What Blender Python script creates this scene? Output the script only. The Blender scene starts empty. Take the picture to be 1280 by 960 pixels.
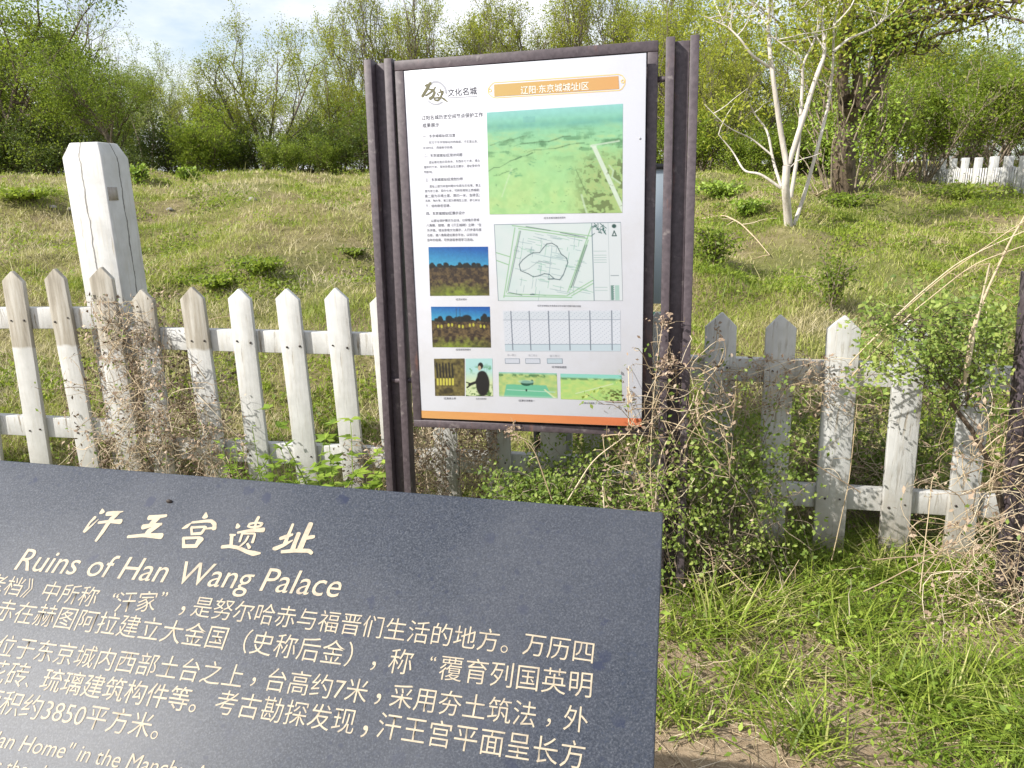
import bpy, math, numpy as np
from mathutils import Vector, Matrix
R_ = math.radians
scene = bpy.context.scene
col = scene.collection
# ------------------------------------------------------------------ camera
cd = bpy.data.cameras.new('camera'); cam = bpy.data.objects.new('camera', cd); col.objects.link(cam)
cd.sensor_fit = 'HORIZONTAL'; cd.sensor_width = 36; cd.lens = 924/1280*36
cd.clip_start = .02; cd.clip_end = 500
CAM = np.array([0., 0., 1.55])
CR = np.array((Matrix.Rotation(R_(75), 3, 'X') @ Matrix.Rotation(R_(-.78), 3, 'Z')))
cam.matrix_world = Matrix.Translation(Vector(CAM)) @ Matrix(CR.tolist()).to_4x4()
scene.camera = cam
# ------------------------------------------------------------------ light
SUN_EL, SUN_AZ = R_(38), R_(65)        # azimuth measured from behind the camera (-Y) towards the left (-X)
sdir = Vector((-math.sin(SUN_AZ)*math.cos(SUN_EL), -math.cos(SUN_AZ)*math.cos(SUN_EL), math.sin(SUN_EL)))
ld = bpy.data.lights.new('sun', 'SUN'); ld.energy = 4.8; ld.angle = R_(.55); ld.color = (1, .955, .88)
sun = bpy.data.objects.new('sun', ld); col.objects.link(sun)
sun.rotation_euler = sdir.to_track_quat('Z', 'Y').to_euler()
w = bpy.data.worlds.new('World'); scene.world = w; w.use_nodes = True
nt = w.node_tree; nt.nodes.clear()
N = nt.nodes.new; L = nt.links.new
sky = N('ShaderNodeTexSky'); sky.sky_type = 'NISHITA'; sky.sun_disc = False
sky.sun_elevation = SUN_EL; sky.sun_rotation = math.atan2(sdir.x, sdir.y); sky.air_density = 1.1; sky.dust_density = 1.5
tc = N('ShaderNodeTexCoord'); mp = N('ShaderNodeMapping'); mp.inputs['Scale'].default_value = (1.2, 1.2, 3.2)
nz = N('ShaderNodeTexNoise'); nz.inputs['Scale'].default_value = 2.6; nz.inputs['Detail'].default_value = 7; nz.inputs['Roughness'].default_value = .58
rp = N('ShaderNodeValToRGB'); rp.color_ramp.elements[0].position = .30; rp.color_ramp.elements[1].position = .60
mx = N('ShaderNodeMix'); mx.data_type = 'RGBA'; mx.inputs[7].default_value = (6.1, 6.25, 6.6, 1)
bg = N('ShaderNodeBackground'); bg.inputs['Strength'].default_value = .115; wo = N('ShaderNodeOutputWorld')
L(tc.outputs['Generated'], mp.inputs[0]); L(mp.outputs[0], nz.inputs[0]); L(nz.outputs[0], rp.inputs[0])
L(rp.outputs[0], mx.inputs[0]); L(sky.outputs[0], mx.inputs[6]); L(mx.outputs[2], bg.inputs[0]); L(bg.outputs[0], wo.inputs[0])
scene.view_settings.view_transform = 'Standard'; scene.view_settings.look = 'None'
scene.view_settings.exposure = .74; scene.view_settings.gamma = 1
scene.render.engine = 'CYCLES'
scene.cycles.max_bounces = 8; scene.cycles.transparent_max_bounces = 8
scene.cycles.use_denoising = True

# ================================================================== helpers
def ray(px, py):
    return CR @ np.array([(px-640)/924, (480-py)/924, -1.])
def at(px, py, Y):                      # the point of that sight line at distance Y
    d = ray(px, py); return CAM + d*(Y/d[1])
def on_plane(px, py, P, n):
    d = ray(px, py); t = np.dot(np.asarray(P)-CAM, n)/np.dot(d, n); return CAM + t*d
def nrm(v): v = np.asarray(v, float); return v/np.linalg.norm(v)
PROF_Y = [-6, 2.9, 3.6, 5, 7, 9, 12, 16, 22, 30, 75]
PROF_Z = [0, 0, .06, .27, .68, 1.02, 1.36, 1.62, 1.86, 2.1, 3.2]
_LAT = np.random.default_rng(123).random((256, 256))
def lat(x, y):
    xi = np.floor(x).astype(int); yi = np.floor(y).astype(int); fx = x-xi; fy = y-yi; fx = fx*fx*(3-2*fx); fy = fy*fy*(3-2*fy)
    a = _LAT[xi % 256, yi % 256]; b = _LAT[(xi+1) % 256, yi % 256]; c = _LAT[xi % 256, (yi+1) % 256]; d = _LAT[(xi+1) % 256, (yi+1) % 256]
    return (a*(1-fx)+b*fx)*(1-fy)+(c*(1-fx)+d*fx)*fy-.5
def gz(x, y):
    x = np.asarray(x, float); y = np.asarray(y, float)
    z = np.interp(y, PROF_Y, PROF_Z)
    k = np.clip((y-2.6)/1.2, 0, 1)
    z = z + k*np.clip(-x, 0, 8)*.045*np.clip(1.6-y/14, 0, 1)
    b = np.clip((y-4)/3, 0, 1)
    z = z + b*(.045*np.sin(1.9*x+.7*y)+.05*np.sin(1.1*y-1.3*x+1)+.025*np.sin(3.7*x+2.1)*np.sin(3.1*y)+.03*np.sin(.8*x+5.1+2.6*y)*np.sin(2.3*y+x))
    z = z + b*(.22*lat(x*.8+31, y*.8+17)+.13*lat(x*2.1+5, y*2.1+77)+.07*lat(x*5+9, y*5+3))
    z = z - .42*np.exp(-((x-10.2)/3.6)**2-((y-17.5)/4.2)**2)
    near = 1-b
    return z + near*(.008*np.sin(5*x+3*y)+.008*np.sin(7*y-4*x))
def hit(px, py):
    d = ray(px, py)
    for t in np.geomspace(1, 90, 4000):
        p = CAM+t*d
        if p[2] <= gz(p[0], p[1]): return p
    return CAM+d*60

class Geo:
    """collects quads (and triangles as degenerate-free polygons) into one mesh"""
    def __init__(s): s.v = []; s.q = []; s.n = 0; s.poly = []
    def add(s, V, Q):
        V = np.asarray(V, float).reshape(-1, 3); Q = np.asarray(Q, int)
        s.v.append(V); s.q.append(Q+s.n); s.n += len(V)
    def box(s, c, dx, dy, dz, M=None):
        """box centred at c with half-axes vectors dx, dy, dz"""
        c, dx, dy, dz = map(lambda a: np.asarray(a, float), (c, dx, dy, dz))
        V = [c+i*dx+j*dy+k*dz for k in (-1, 1) for j in (-1, 1) for i in (-1, 1)]
        s.add(V, [[0, 2, 3, 1], [4, 5, 7, 6], [0, 1, 5, 4], [2, 6, 7, 3], [0, 4, 6, 2], [1, 3, 7, 5]])
    def tube(s, P, r, n=6, cap=True):
        P = np.asarray(P, float); m = len(P); r = np.broadcast_to(np.asarray(r, float), (m,))
        T = np.gradient(P, axis=0); T /= np.linalg.norm(T, axis=1)[:, None]+1e-9
        ref = np.array([0, 0, 1.]) if abs(T[:, 2]).mean() < .8 else np.array([1., 0, 0])
        A = np.cross(T, ref); A /= np.linalg.norm(A, axis=1)[:, None]+1e-9; B = np.cross(A, T)
        a = np.arange(n)*2*math.pi/n
        V = P[:, None]+r[:, None, None]*(np.cos(a)[None, :, None]*A[:, None]+np.sin(a)[None, :, None]*B[:, None])
        i = np.arange(m-1)[:, None]*n; j = np.arange(n)[None]; k = (j+1) % n
        Q = np.stack([i+j, i+k, i+n+k, i+n+j], -1).reshape(-1, 4)
        s.add(V, Q)
    def fan(s, poly, lift=None):
        s.poly.append((np.asarray(poly, float)))
    def build(s, name, mat, parent=None, smooth=False):
        me = bpy.data.meshes.new(name)
        V = np.concatenate(s.v) if s.v else np.zeros((0, 3)); Q = np.concatenate(s.q) if s.q else np.zeros((0, 4), int)
        extra = []
        nv = len(V); lv = [Q.ravel()]; starts = [np.arange(len(Q))*4]; tot = [np.full(len(Q), 4)]
        off = len(Q)*4
        for p in s.poly:
            V = np.concatenate([V, p]); lv.append(np.arange(nv, nv+len(p))); nv += len(p)
            starts.append(np.array([off])); tot.append(np.array([len(p)])); off += len(p)
        lv = np.concatenate(lv).astype(np.int32); st = np.concatenate(starts).astype(np.int32)
        me.vertices.add(len(V)); me.vertices.foreach_set('co', V.ravel().astype(np.float32))
        me.loops.add(len(lv)); me.loops.foreach_set('vertex_index', lv)
        me.polygons.add(len(st)); me.polygons.foreach_set('loop_start', st)
        if smooth: me.polygons.foreach_set('use_smooth', np.ones(len(st), bool))
        me.update(calc_edges=True); me.validate()
        if mat: me.materials.append(mat)
        o = bpy.data.objects.new(name, me); col.objects.link(o)
        if parent: o.parent = parent
        return o
def bevel(o, w=.003, seg=2):
    m = o.modifiers.new('bevel', 'BEVEL'); m.width = w; m.segments = seg; m.limit_method = 'ANGLE'; return o
def empty(name, loc, label=None, cat=None, group=None):
    o = bpy.data.objects.new(name, None); o.empty_display_size = .1; o.location = Vector(loc); col.objects.link(o)
    if label: tag(o, label, cat, group)
    return o
def tag(o, label=None, cat=None, group=None, kind=None):
    if label: o['label'] = label
    if cat: o['category'] = cat
    if group: o['group'] = group
    if kind: o['kind'] = kind
    return o
def adopt(root, *objs):                 # keep the world place of parts built in world space
    bpy.context.view_layer.update()
    for o in objs:
        o.parent = root; o.matrix_parent_inverse = Matrix.Translation(-root.location)
def copy_tree(o, parent=None):
    c = o.copy(); col.objects.link(c)
    if parent: c.parent = parent
    for ch in o.children: copy_tree(ch, c)
    return c

# ------------------------------------------------------------------ materials
def mat(name):
    m = bpy.data.materials.new(name); m.use_nodes = True
    t = m.node_tree; b = t.nodes['Principled BSDF']; return m, t, b
class NT:
    def __init__(s, t): s.t = t
    def n(s, typ, **kw):
        o = s.t.nodes.new('ShaderNode'+typ)
        for k, v in kw.items():
            if k.startswith('_'): setattr(o, k[1:], v)
            else: o.inputs[k.replace('_', ' ')].default_value = v
        return o
    def l(s, a, b): s.t.links.new(a, b)
    def coord(s, kind='Object', scale=(1, 1, 1)):
        c = s.n('TexCoord'); m = s.n('Mapping'); m.inputs['Scale'].default_value = scale
        s.l(c.outputs[kind], m.inputs[0]); return m.outputs[0]
    def noise(s, vec, scale, detail=4, rough=.55, dist=0):
        o = s.n('TexNoise'); o.inputs['Scale'].default_value = scale; o.inputs['Detail'].default_value = detail
        o.inputs['Roughness'].default_value = rough; o.inputs['Distortion'].default_value = dist
        if vec is not None: s.l(vec, o.inputs['Vector'])
        return o.outputs['Fac']
    def ramp(s, fac, stops, interp='LINEAR'):
        o = s.n('ValToRGB'); cr = o.color_ramp; cr.interpolation = interp
        while len(cr.elements) < len(stops): cr.elements.new(.5)
        for e, (p, c) in zip(cr.elements, stops):
            e.position = p; e.color = (*c, 1) if len(c) == 3 else c
        s.l(fac, o.inputs[0]); return o.outputs[0]
    def step(s, fac, a, b):
        return s.ramp(fac, [(a, (0, 0, 0)), (b, (1, 1, 1))])
    def mix(s, f, a, b, mode='MIX'):
        o = s.n('Mix'); o.data_type = 'RGBA'; o.blend_type = mode
        for val, idx in ((f, 0), (a, 6), (b, 7)):
            if isinstance(val, (int, float)): o.inputs[idx].default_value = val
            elif isinstance(val, tuple): o.inputs[idx].default_value = (*val, 1)
            else: s.l(val, o.inputs[idx])
        return o.outputs[2]
    def math(s, op, a, b=0.):
        o = s.n('Math'); o.operation = op
        for v, i in ((a, 0), (b, 1)):
            if isinstance(v, (int, float)): o.inputs[i].default_value = v
            else: s.l(v, o.inputs[i])
        return o.outputs[0]
    def bump(s, h, b, strength=.3, dist=.01):
        o = s.n('Bump'); o.inputs['Strength'].default_value = strength; o.inputs['Distance'].default_value = dist
        s.l(h, o.inputs['Height']); s.l(o.outputs[0], b.inputs['Normal'])

def m_plain(name, c, rough=.6, metal=0., spec=.5):
    m, t, b = mat(name); b.inputs['Base Color'].default_value = (*c, 1); b.inputs['Roughness'].default_value = rough
    b.inputs['Metallic'].default_value = metal; b.inputs['Specular IOR Level'].default_value = spec; return m
def m_wood(name, bare=None, peel=.62, crack=False, dirt=.35):
    """white paint, weathered: bare = world height above which the paint is gone"""
    m, t, b = mat(name); k = NT(t)
    v = k.coord('Object', (1, 1, .10)); w_ = k.coord('Object')
    grain = k.noise(v, 70, 5, .6); blot = k.noise(w_, 9, 5, .6)
    wood = k.ramp(grain, [(.3, (.14, .12, .095)), (.5, (.27, .24, .195)), (.7, (.37, .345, .29))])
    white = k.ramp(blot, [(.3, (.39, .39, .375)), (.6, (.50, .50, .49))])
    white = k.mix(k.step(grain, .53, .68), white, (.42, .41, .38))
    streak = k.noise(v, 34, 6, .7, .4)
    f = k.math('MULTIPLY', k.step(streak, peel, peel+.05), k.step(k.noise(w_, 5, 3), .42, .6))
    c = k.mix(f, white, wood)
    sep = k.n('SeparateXYZ'); g = k.n('NewGeometry'); k.l(g.outputs['Position'], sep.inputs[0])
    if bare:
        zz = k.math('ADD', sep.outputs[2], k.math('MULTIPLY', k.math('SUBTRACT', k.noise(w_, 14, 3), .5), .035))
        bf = k.ramp(zz, [(0, (0, 0, 0)), (1, (1, 1, 1))])
        mr = k.n('MapRange'); mr.inputs[1].default_value = bare-.006; mr.inputs[2].default_value = bare+.006; k.l(zz, mr.inputs[0])
        thin = k.ramp(k.noise(v, 26, 5, .65), [(.35, (.17, .15, .115)), (.5, (.28, .255, .21)), (.68, (.40, .385, .345))])
        c = k.mix(mr.outputs[0], c, thin)
    mr = k.n('MapRange'); mr.inputs[1].default_value = .42; mr.inputs[2].default_value = .02
    k.l(k.math('ADD', sep.outputs[2], k.math('MULTIPLY', k.math('SUBTRACT', k.noise(w_, 12, 5, .7), .5), .5)), mr.inputs[0])
    c = k.mix(k.math('MULTIPLY', mr.outputs[0], dirt), c, (.26, .21, .15))
    if crack:
        s2 = k.n('SeparateXYZ'); k.l(w_, s2.inputs[0])
        vz = k.coord('Object', (.01, .01, 1)); wob = k.math('MULTIPLY', k.math('SUBTRACT', k.noise(vz, 5, 4, .6), .5), .05)
        lines = None
        for ax, pos in ((0, -.012), (1, .012)):
            d = k.math('ABSOLUTE', k.math('SUBTRACT', k.math('ADD', s2.outputs[ax], wob), pos))
            wd = k.math('MULTIPLY', k.math('POWER', k.noise(vz, 6+pos*90, 4, .7), 2.), .015)
            ln = k.math('LESS_THAN', d, wd)
            lines = ln if lines is None else k.math('MAXIMUM', lines, ln)
        c = k.mix(k.math('MULTIPLY', lines, .85), c, (.07, .064, .056))
    k.l(c, b.inputs['Base Color']); b.inputs['Roughness'].default_value = .62
    k.bump(k.math('ADD', grain, k.math('MULTIPLY', f, -.8)), b, .35, .004)
    return m
def m_leaf(name, stops, trans=.35, nscale=1.2, rough=.5, wr=.55, wn=1.0, east=0.):
    """leaves: every leaf a little different, whole clumps lighter or darker in their own colour"""
    m, t, b = mat(name); k = NT(t)
    g = k.n('NewGeometry'); oi = k.n('ObjectInfo')
    cl = k.noise(k.coord('Object'), nscale, 3)
    f = k.math('ADD', k.math('MULTIPLY', g.outputs['Random Per Island'], wr), k.math('MULTIPLY', k.math('SUBTRACT', cl, .28), wn))
    f = k.math('ADD', f, k.math('MULTIPLY', k.math('SUBTRACT', oi.outputs['Random'], .5), .18))
    if east:                             # the right side of the slope is greener, the left drier
        sp_ = k.n('SeparateXYZ'); k.l(k.coord('Object'), sp_.inputs[0]); mr = k.n('MapRange'); mr.inputs[1].default_value = -.5; mr.inputs[2].default_value = 2.5; k.l(sp_.outputs[0], mr.inputs[0]); f = k.math('SUBTRACT', f, k.math('MULTIPLY', mr.outputs[0], east))
    c = k.ramp(f, stops)
    k.l(c, b.inputs['Base Color']); b.inputs['Roughness'].default_value = rough; b.inputs['Specular IOR Level'].default_value = .3
    tr = k.n('BsdfTranslucent'); k.l(k.mix(.5, c, (.30, .38, .05), 'MIX'), tr.inputs[0])
    ms = k.n('MixShader'); ms.inputs[0].default_value = trans
    k.l(b.outputs[0], ms.inputs[1]); k.l(tr.outputs[0], ms.inputs[2]); k.l(ms.outputs[0], t.nodes['Material Output'].inputs[0])
    return m
def m_bark(name, a, b_, scale=14):
    m, t, b = mat(name); k = NT(t); v = k.coord('Object', (1, 1, .25))
    f = k.noise(v, scale, 6, .65); k.l(k.ramp(f, [(.35, a), (.65, b_)]), b.inputs['Base Color'])
    b.inputs['Roughness'].default_value = .85; k.bump(f, b, .6, .03); return m
def m_rand(name, stops, rough=.75):
    m, t, b = mat(name); k = NT(t); g = k.n('NewGeometry')
    f = k.math('ADD', k.math('MULTIPLY', g.outputs['Random Per Island'], .7), k.math('MULTIPLY', k.noise(k.coord('Object'), 9, 3), .35))
    k.l(k.ramp(f, stops), b.inputs['Base Color']); b.inputs['Roughness'].default_value = rough; return m
def m_metal():
    m, t, b = mat('brown_painted_steel'); k = NT(t); v = k.coord('Object')
    f = k.noise(k.coord('Object', (3, 3, .7)), 3, 6, .65); g = k.noise(v, 60, 4)
    base = k.ramp(g, [(.35, (.048, .036, .043)), (.65, (.078, .061, .070))])
    rust = k.ramp(g, [(.3, (.15, .060, .040)), (.7, (.24, .11, .075))])
    c = k.mix(k.math('MULTIPLY', k.step(f, .60, .72), .7), base, rust)
    c = k.mix(k.math('MULTIPLY', k.step(k.noise(v, 25, 5), .62, .7), .35), c, (.28, .25, .24))
    k.l(c, b.inputs['Base Color']); b.inputs['Roughness'].default_value = .55; k.bump(g, b, .12, .003); return m
def m_granite():
    m, t, b = mat('dark_blue_granite'); k = NT(t); v = k.coord('Object')
    sp = k.noise(v, 420, 3, .8); sp2 = k.noise(v, 180, 4, .8)
    vor = k.n('TexVoronoi'); vor.inputs['Scale'].default_value = 26; vor.inputs['Randomness'].default_value = 1; k.l(v, vor.inputs['Vector'])
    c = k.ramp(sp, [(.30, (.008, .012, .021)), (.50, (.030, .036, .050)), (.70, (.088, .096, .114))])
    c = k.mix(k.step(sp2, .54, .68), c, (.026, .034, .056))
    blot = k.math('MULTIPLY', k.ramp(k.math('ADD', vor.outputs['Distance'], k.math('MULTIPLY', k.noise(v, 90, 6, .8), .75)), [(.545, (1, 1, 1)), (.585, (0, 0, 0))]),
                  k.step(k.noise(v, 14, 3), .46, .62))
    vo2 = k.n('TexVoronoi'); vo2.inputs['Scale'].default_value = 62; k.l(v, vo2.inputs['Vector'])
    b2 = k.math('MULTIPLY', k.ramp(k.math('ADD', vo2.outputs['Distance'], k.math('MULTIPLY', k.noise(v, 160, 5, .8), .7)), [(.50, (1, 1, 1)), (.56, (0, 0, 0))]), k.step(k.noise(v, 9, 3), .44, .62))
    c = k.mix(k.math('MULTIPLY', b2, .75), c, (.012, .018, .040))
    c = k.mix(k.math('MULTIPLY', blot, .9), c, (.010, .016, .042))
    c = k.mix(k.math('MULTIPLY', k.step(k.noise(v, 3.5, 4, .6), .45, .75), .30), c, (.105, .108, .12))
    k.l(c, b.inputs['Base Color']); b.inputs['Roughness'].default_value = .52; b.inputs['Specular IOR Level'].default_value = .42
    k.bump(sp, b, .08, .001); return m
def m_ground():
    m, t, b = mat('earth_and_dry_grass'); k = NT(t); v = k.coord('Object')
    n1 = k.noise(v, 1.1, 5, .6); n2 = k.noise(v, 7, 6, .65); n3 = k.noise(v, 60, 8, .78); n4 = k.noise(v, .45, 3)
    soil = k.ramp(n3, [(.3, (.30, .22, .14)), (.55, (.45, .345, .235)), (.75, (.60, .49, .36))])
    field = k.ramp(k.math('ADD', k.math('MULTIPLY', n2, .5), k.math('MULTIPLY', n3, .5)),
                   [(.32, (.085, .080, .028)), (.48, (.20, .175, .075)), (.62, (.33, .275, .16)), (.78, (.46, .39, .26))])
    field = k.mix(k.step(n1, .50, .68), field, k.ramp(n3, [(.3, (.15, .11, .07)), (.7, (.33, .26, .17))]))
    field = k.mix(k.math('MULTIPLY', k.step(n4, .48, .62), .6), field, (.14, .17, .04))
    sep = k.n('SeparateXYZ'); k.l(v, sep.inputs[0])
    mr = k.n('MapRange'); mr.inputs[1].default_value = 2.0; mr.inputs[2].default_value = 3.2; k.l(k.math('ADD', sep.outputs[1], k.math('MULTIPLY', k.math('SUBTRACT', n1, .5), 1.2)), mr.inputs[0])
    k.l(k.mix(mr.outputs[0], soil, field), b.inputs['Base Color']); b.inputs['Roughness'].default_value = .95; b.inputs['Specular IOR Level'].default_value = .1
    k.bump(k.math('ADD', n3, k.math('MULTIPLY', n2, 2.)), b, .9, .03); return m
def m_picture():
    m, t, b = mat('printed_ink'); k = NT(t); a = k.n('Attribute'); a.attribute_name = 'print'
    k.l(k.mix(1., a.outputs['Color'], (.46, .46, .46), 'MULTIPLY'), b.inputs['Base Color']); b.inputs['Roughness'].default_value = .45; return m

M_WHITE = m_wood('white_painted_wood', peel=.585); M_WHITE_WORN = m_wood('white_painted_wood_worn', peel=.53, dirt=.7)
M_POST = m_wood('white_painted_wood_cracked', peel=.60, crack=True)
M_METAL = m_metal(); M_GRANITE = m_granite(); M_GROUND = m_ground(); M_PRINT = m_picture()
def m_spotty(name, a, b_, scale, rough, thr=(.45, .7)):
    m, t, b = mat(name); k = NT(t); v = k.coord('Object'); k.l(k.mix(k.step(k.noise(v, scale, 6, .7), *thr), a, b_), b.inputs['Base Color']); b.inputs['Roughness'].default_value = rough; return m
M_SHEET = m_spotty('white_printed_sheet', (.435, .447, .495), (.405, .41, .44), 4, .35)
M_GOLD = m_spotty('cream_gold_lettering', (.37, .31, .22), (.25, .21, .155), 60, .6, (.48, .72))
M_INK = m_plain('dark_ink', (.035, .035, .05), .5); M_INKO = m_plain('olive_ink', (.10, .095, .045), .5); M_INKG = m_plain('pale_grey_ink', (.30, .31, .35), .5)
M_INKW = m_plain('white_ink', (.60, .60, .57), .5)
M_NAIL = m_plain('rusty_nail', (.035, .025, .02), .7)
M_LF_DARK = m_leaf('dark_green_leaves', [(.15, (.060, .10, .012)), (.5, (.155, .215, .026)), (.9, (.30, .36, .050))], .5)
M_LF_MID = m_leaf('mid_green_leaves', [(.15, (.080, .13, .013)), (.5, (.175, .25, .024)), (.9, (.32, .38, .050))], .5)
M_LF_YEL = m_leaf('yellow_green_leaves', [(.15, (.17, .20, .016)), (.5, (.32, .345, .028)), (.9, (.48, .50, .08))], .5)
M_LF_PALE = m_leaf('pale_spring_leaves', [(.15, (.16, .20, .06)), (.5, (.28, .33, .11)), (.9, (.42, .46, .21))], .45)
M_LF_BUSH = m_leaf('small_bush_leaves', [(.15, (.070, .12, .022)), (.5, (.18, .26, .048)), (.9, (.36, .42, .11))], .4, 6)
M_LF_WEED = m_leaf('bright_weed_leaves', [(.15, (.10, .17, .020)), (.5, (.22, .33, .038)), (.9, (.38, .49, .085))], .4, 6)
M_BARK = m_bark('grey_brown_bark', (.075, .060, .045), (.22, .185, .14)); M_BARK_D = m_bark('dark_bark', (.045, .032, .021), (.16, .118, .080), 22)
M_BARK_W = m_bark('whitish_bark', (.38, .34, .30), (.60, .56, .50), 9); M_TWIG = m_bark('pale_brown_twigs', (.15, .115, .08), (.33, .27, .20), 30)
M_DRY = m_rand('dry_straw_stems', [(.1, (.20, .135, .085)), (.5, (.40, .31, .19)), (.95, (.62, .54, .40))])
M_BROWN = m_rand('dead_brown_leaves', [(.1, (.10, .062, .038)), (.5, (.24, .17, .115)), (.95, (.42, .33, .24))])
M_GRASS = m_leaf('grass_blades', [(.12, (.09, .14, .018)), (.40, (.19, .265, .030)), (.58, (.32, .385, .06)), (.72, (.50, .47, .20)), (.95, (.62, .55, .36))], .35, 2.2)
M_FIELD = m_leaf('field_grass_blades', [(.08, (.11, .16, .020)), (.34, (.21, .275, .036)), (.48, (.31, .355, .065)), (.62, (.43, .40, .165)), (.80, (.53, .455, .27)), (.97, (.60, .52, .36))], .35, .85, wr=.34, wn=1.9, east=.14)
M_LF_DEEP = m_leaf('deep_shade_leaves', [(.15, (.024, .045, .009)), (.5, (.066, .105, .018)), (.9, (.16, .21, .036))], .35)  # leaf colour darkened to paint in the shade of hollows under the crowns
M_STONE = m_bark('pale_stone', (.20, .185, .16), (.36, .335, .30), 30)

# ================================================================== ground
def ground():
    u = np.linspace(-1, 1, 281); X = np.sign(u)*(np.abs(u)**2.2)*60+0.0*u
    X = np.where(np.abs(u) < 1e-9, 0, X)
    Y = np.concatenate([np.linspace(-5, 1, 16)[:-1], 1+np.geomspace(.05, 90, 300)-.05])
    gx, gy = np.meshgrid(X, Y); V = np.stack([gx, gy, gz(gx, gy)], -1).reshape(-1, 3)
    nx = len(X); i = np.arange(len(Y)-1)[:, None]*nx; j = np.arange(nx-1)[None]
    g = Geo(); g.add(V, np.stack([i+j, i+j+1, i+j+1+nx, i+j+nx], -1).reshape(-1, 4))
    tag(g.build('ground', M_GROUND, smooth=True), kind='structure')
ground()

# ================================================================== leaves, blades, stems, trees
LIGHTWARD = np.array([-.55, -.40, .75])*1.1      # leaves grow facing the sun and the open sky
def leaf_quads(g, P, size, rng, aspect=.55, up=0.):
    P = np.asarray(P, float); n = len(P)
    if n == 0: return
    s = np.broadcast_to(np.asarray(size, float), (n,))*rng.uniform(.65, 1.35, n)
    c = rng.normal(size=(n, 3))+LIGHTWARD; c /= np.linalg.norm(c, axis=1)[:, None]
    a = rng.normal(size=(n, 3)); a[:, 2] += up; a -= c*np.sum(a*c, axis=1)[:, None]; a /= np.linalg.norm(a, axis=1)[:, None]; b = np.cross(c, a)
    h = s[:, None]
    V = np.stack([P-a*h*.5, P+b*h*aspect*.5-a*h*.06+c*h*.08, P+a*h*.5, P-b*h*aspect*.5-a*h*.06+c*h*.08], 1)
    g.add(V, np.arange(4*n).reshape(n, 4))
def blade_strips(g, P, Ln, Wd, rng, bend=.5, spread=.5):
    n = len(P); Ln = np.broadcast_to(Ln, (n,)); Wd = np.broadcast_to(Wd, (n,))
    az = rng.uniform(0, 2*math.pi, n); h = np.stack([np.cos(az), np.sin(az), 0*az], 1); sd = np.stack([-np.sin(az), np.cos(az), 0*az], 1)
    tw = rng.normal(0, .7, n); sd = sd*np.cos(tw)[:, None]+h*np.sin(tw)[:, None]
    bd = np.abs(rng.normal(bend, .3, n)); sp = np.abs(rng.normal(0, spread, n))
    t = np.array([0, .4, .75, 1.]); wt = np.array([.8, 1., .6, .08])
    hor = (sp[:, None]*t+bd[:, None]*t**2); ver = t-.38*np.minimum(bd, 1.2)[:, None]*t**2-.1*sp[:, None]*t
    C = P[:, None]+Ln[:, None, None]*(hor[..., None]*h[:, None]+ver[..., None]*np.array([0, 0, 1.]))
    o = .5*Wd[:, None, None]*wt[None, :, None]*sd[:, None]
    V = np.stack([C-o, C+o], 2).reshape(n, 8, 3)
    q = np.array([[0, 1, 3, 2], [2, 3, 5, 4], [4, 5, 7, 6]])
    g.add(V.reshape(-1, 3), (np.arange(n)[:, None, None]*8+q[None]).reshape(-1, 4))
def wander(rng, p, d, ln, n=6, wob=.25, grav=0.):
    P = [np.asarray(p, float)]; d = nrm(d)
    for i in range(n):
        d = nrm(d+rng.normal(0, wob, 3)+np.array([0, 0, grav])); P.append(P[-1]+d*ln/n)
    return np.array(P)
def grow(rng, base, H, r0, stems=1, lean=.12, levels=3, kids=(7, 5, 4), ratio=(.5, .5, .5), ang=(.9, .8, .8), trop=.1, start=.3, wob=.12):
    """returns stem polylines with radii and the points along the outermost twigs"""
    out = []; tips = []
    def rec(p, d, ln, r, lv):
        P = wander(rng, p, d, ln, 7 if lv == 0 else 5, wob if lv == 0 else wob*1.5, trop*(.4 if lv == 0 else 1))
        m = len(P); rr = r*np.linspace(1, .22, m); out.append((P, rr, lv))
        if lv >= levels-1 or lv >= 2: tips.append(P[m//3:])
        if lv < levels:
            for i in range(kids[lv]):
                f = start+(1-start)*(i+rng.uniform(0, .9))/kids[lv] if lv == 0 else rng.uniform(.25, 1)
                x = f*(m-1); a = min(int(x), m-2); q = P[a]+(P[a+1]-P[a])*(x-a); dd = nrm(P[a+1]-P[a])
                az = rng.normal(size=3); az -= dd*np.dot(az, dd); az = nrm(az); an = ang[lv]*rng.uniform(.6, 1.25)
                rec(q, dd*math.cos(an)+az*math.sin(an), ln*ratio[lv]*rng.uniform(.65, 1.2)*(1.15-.45*f if lv == 0 else 1), r*.5*(1.1-.5*f), lv+1)
    for s in range(stems):
        a = rng.uniform(0, 6.28); d = np.array([math.cos(a)*lean*(1 if stems == 1 else 2.2), math.sin(a)*lean*(1 if stems == 1 else 2.2), 1])
        rec(np.asarray(base)+np.array([math.cos(a), math.sin(a), 0])*r0*(stems > 1)*1.5, d, H*rng.uniform(.75, 1.) if stems > 1 else H, r0*(rng.uniform(.6, 1.) if stems > 1 else 1), 0)
    return out, tips
def stems_mesh(out, name, m, parent, minr=0.):
    g = Geo()
    for P, r, lv in out: g.tube(P, np.maximum(r, minr), 7 if lv == 0 else (5 if lv == 1 else 3))
    return g.build(name, m, parent, smooth=True)
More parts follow.
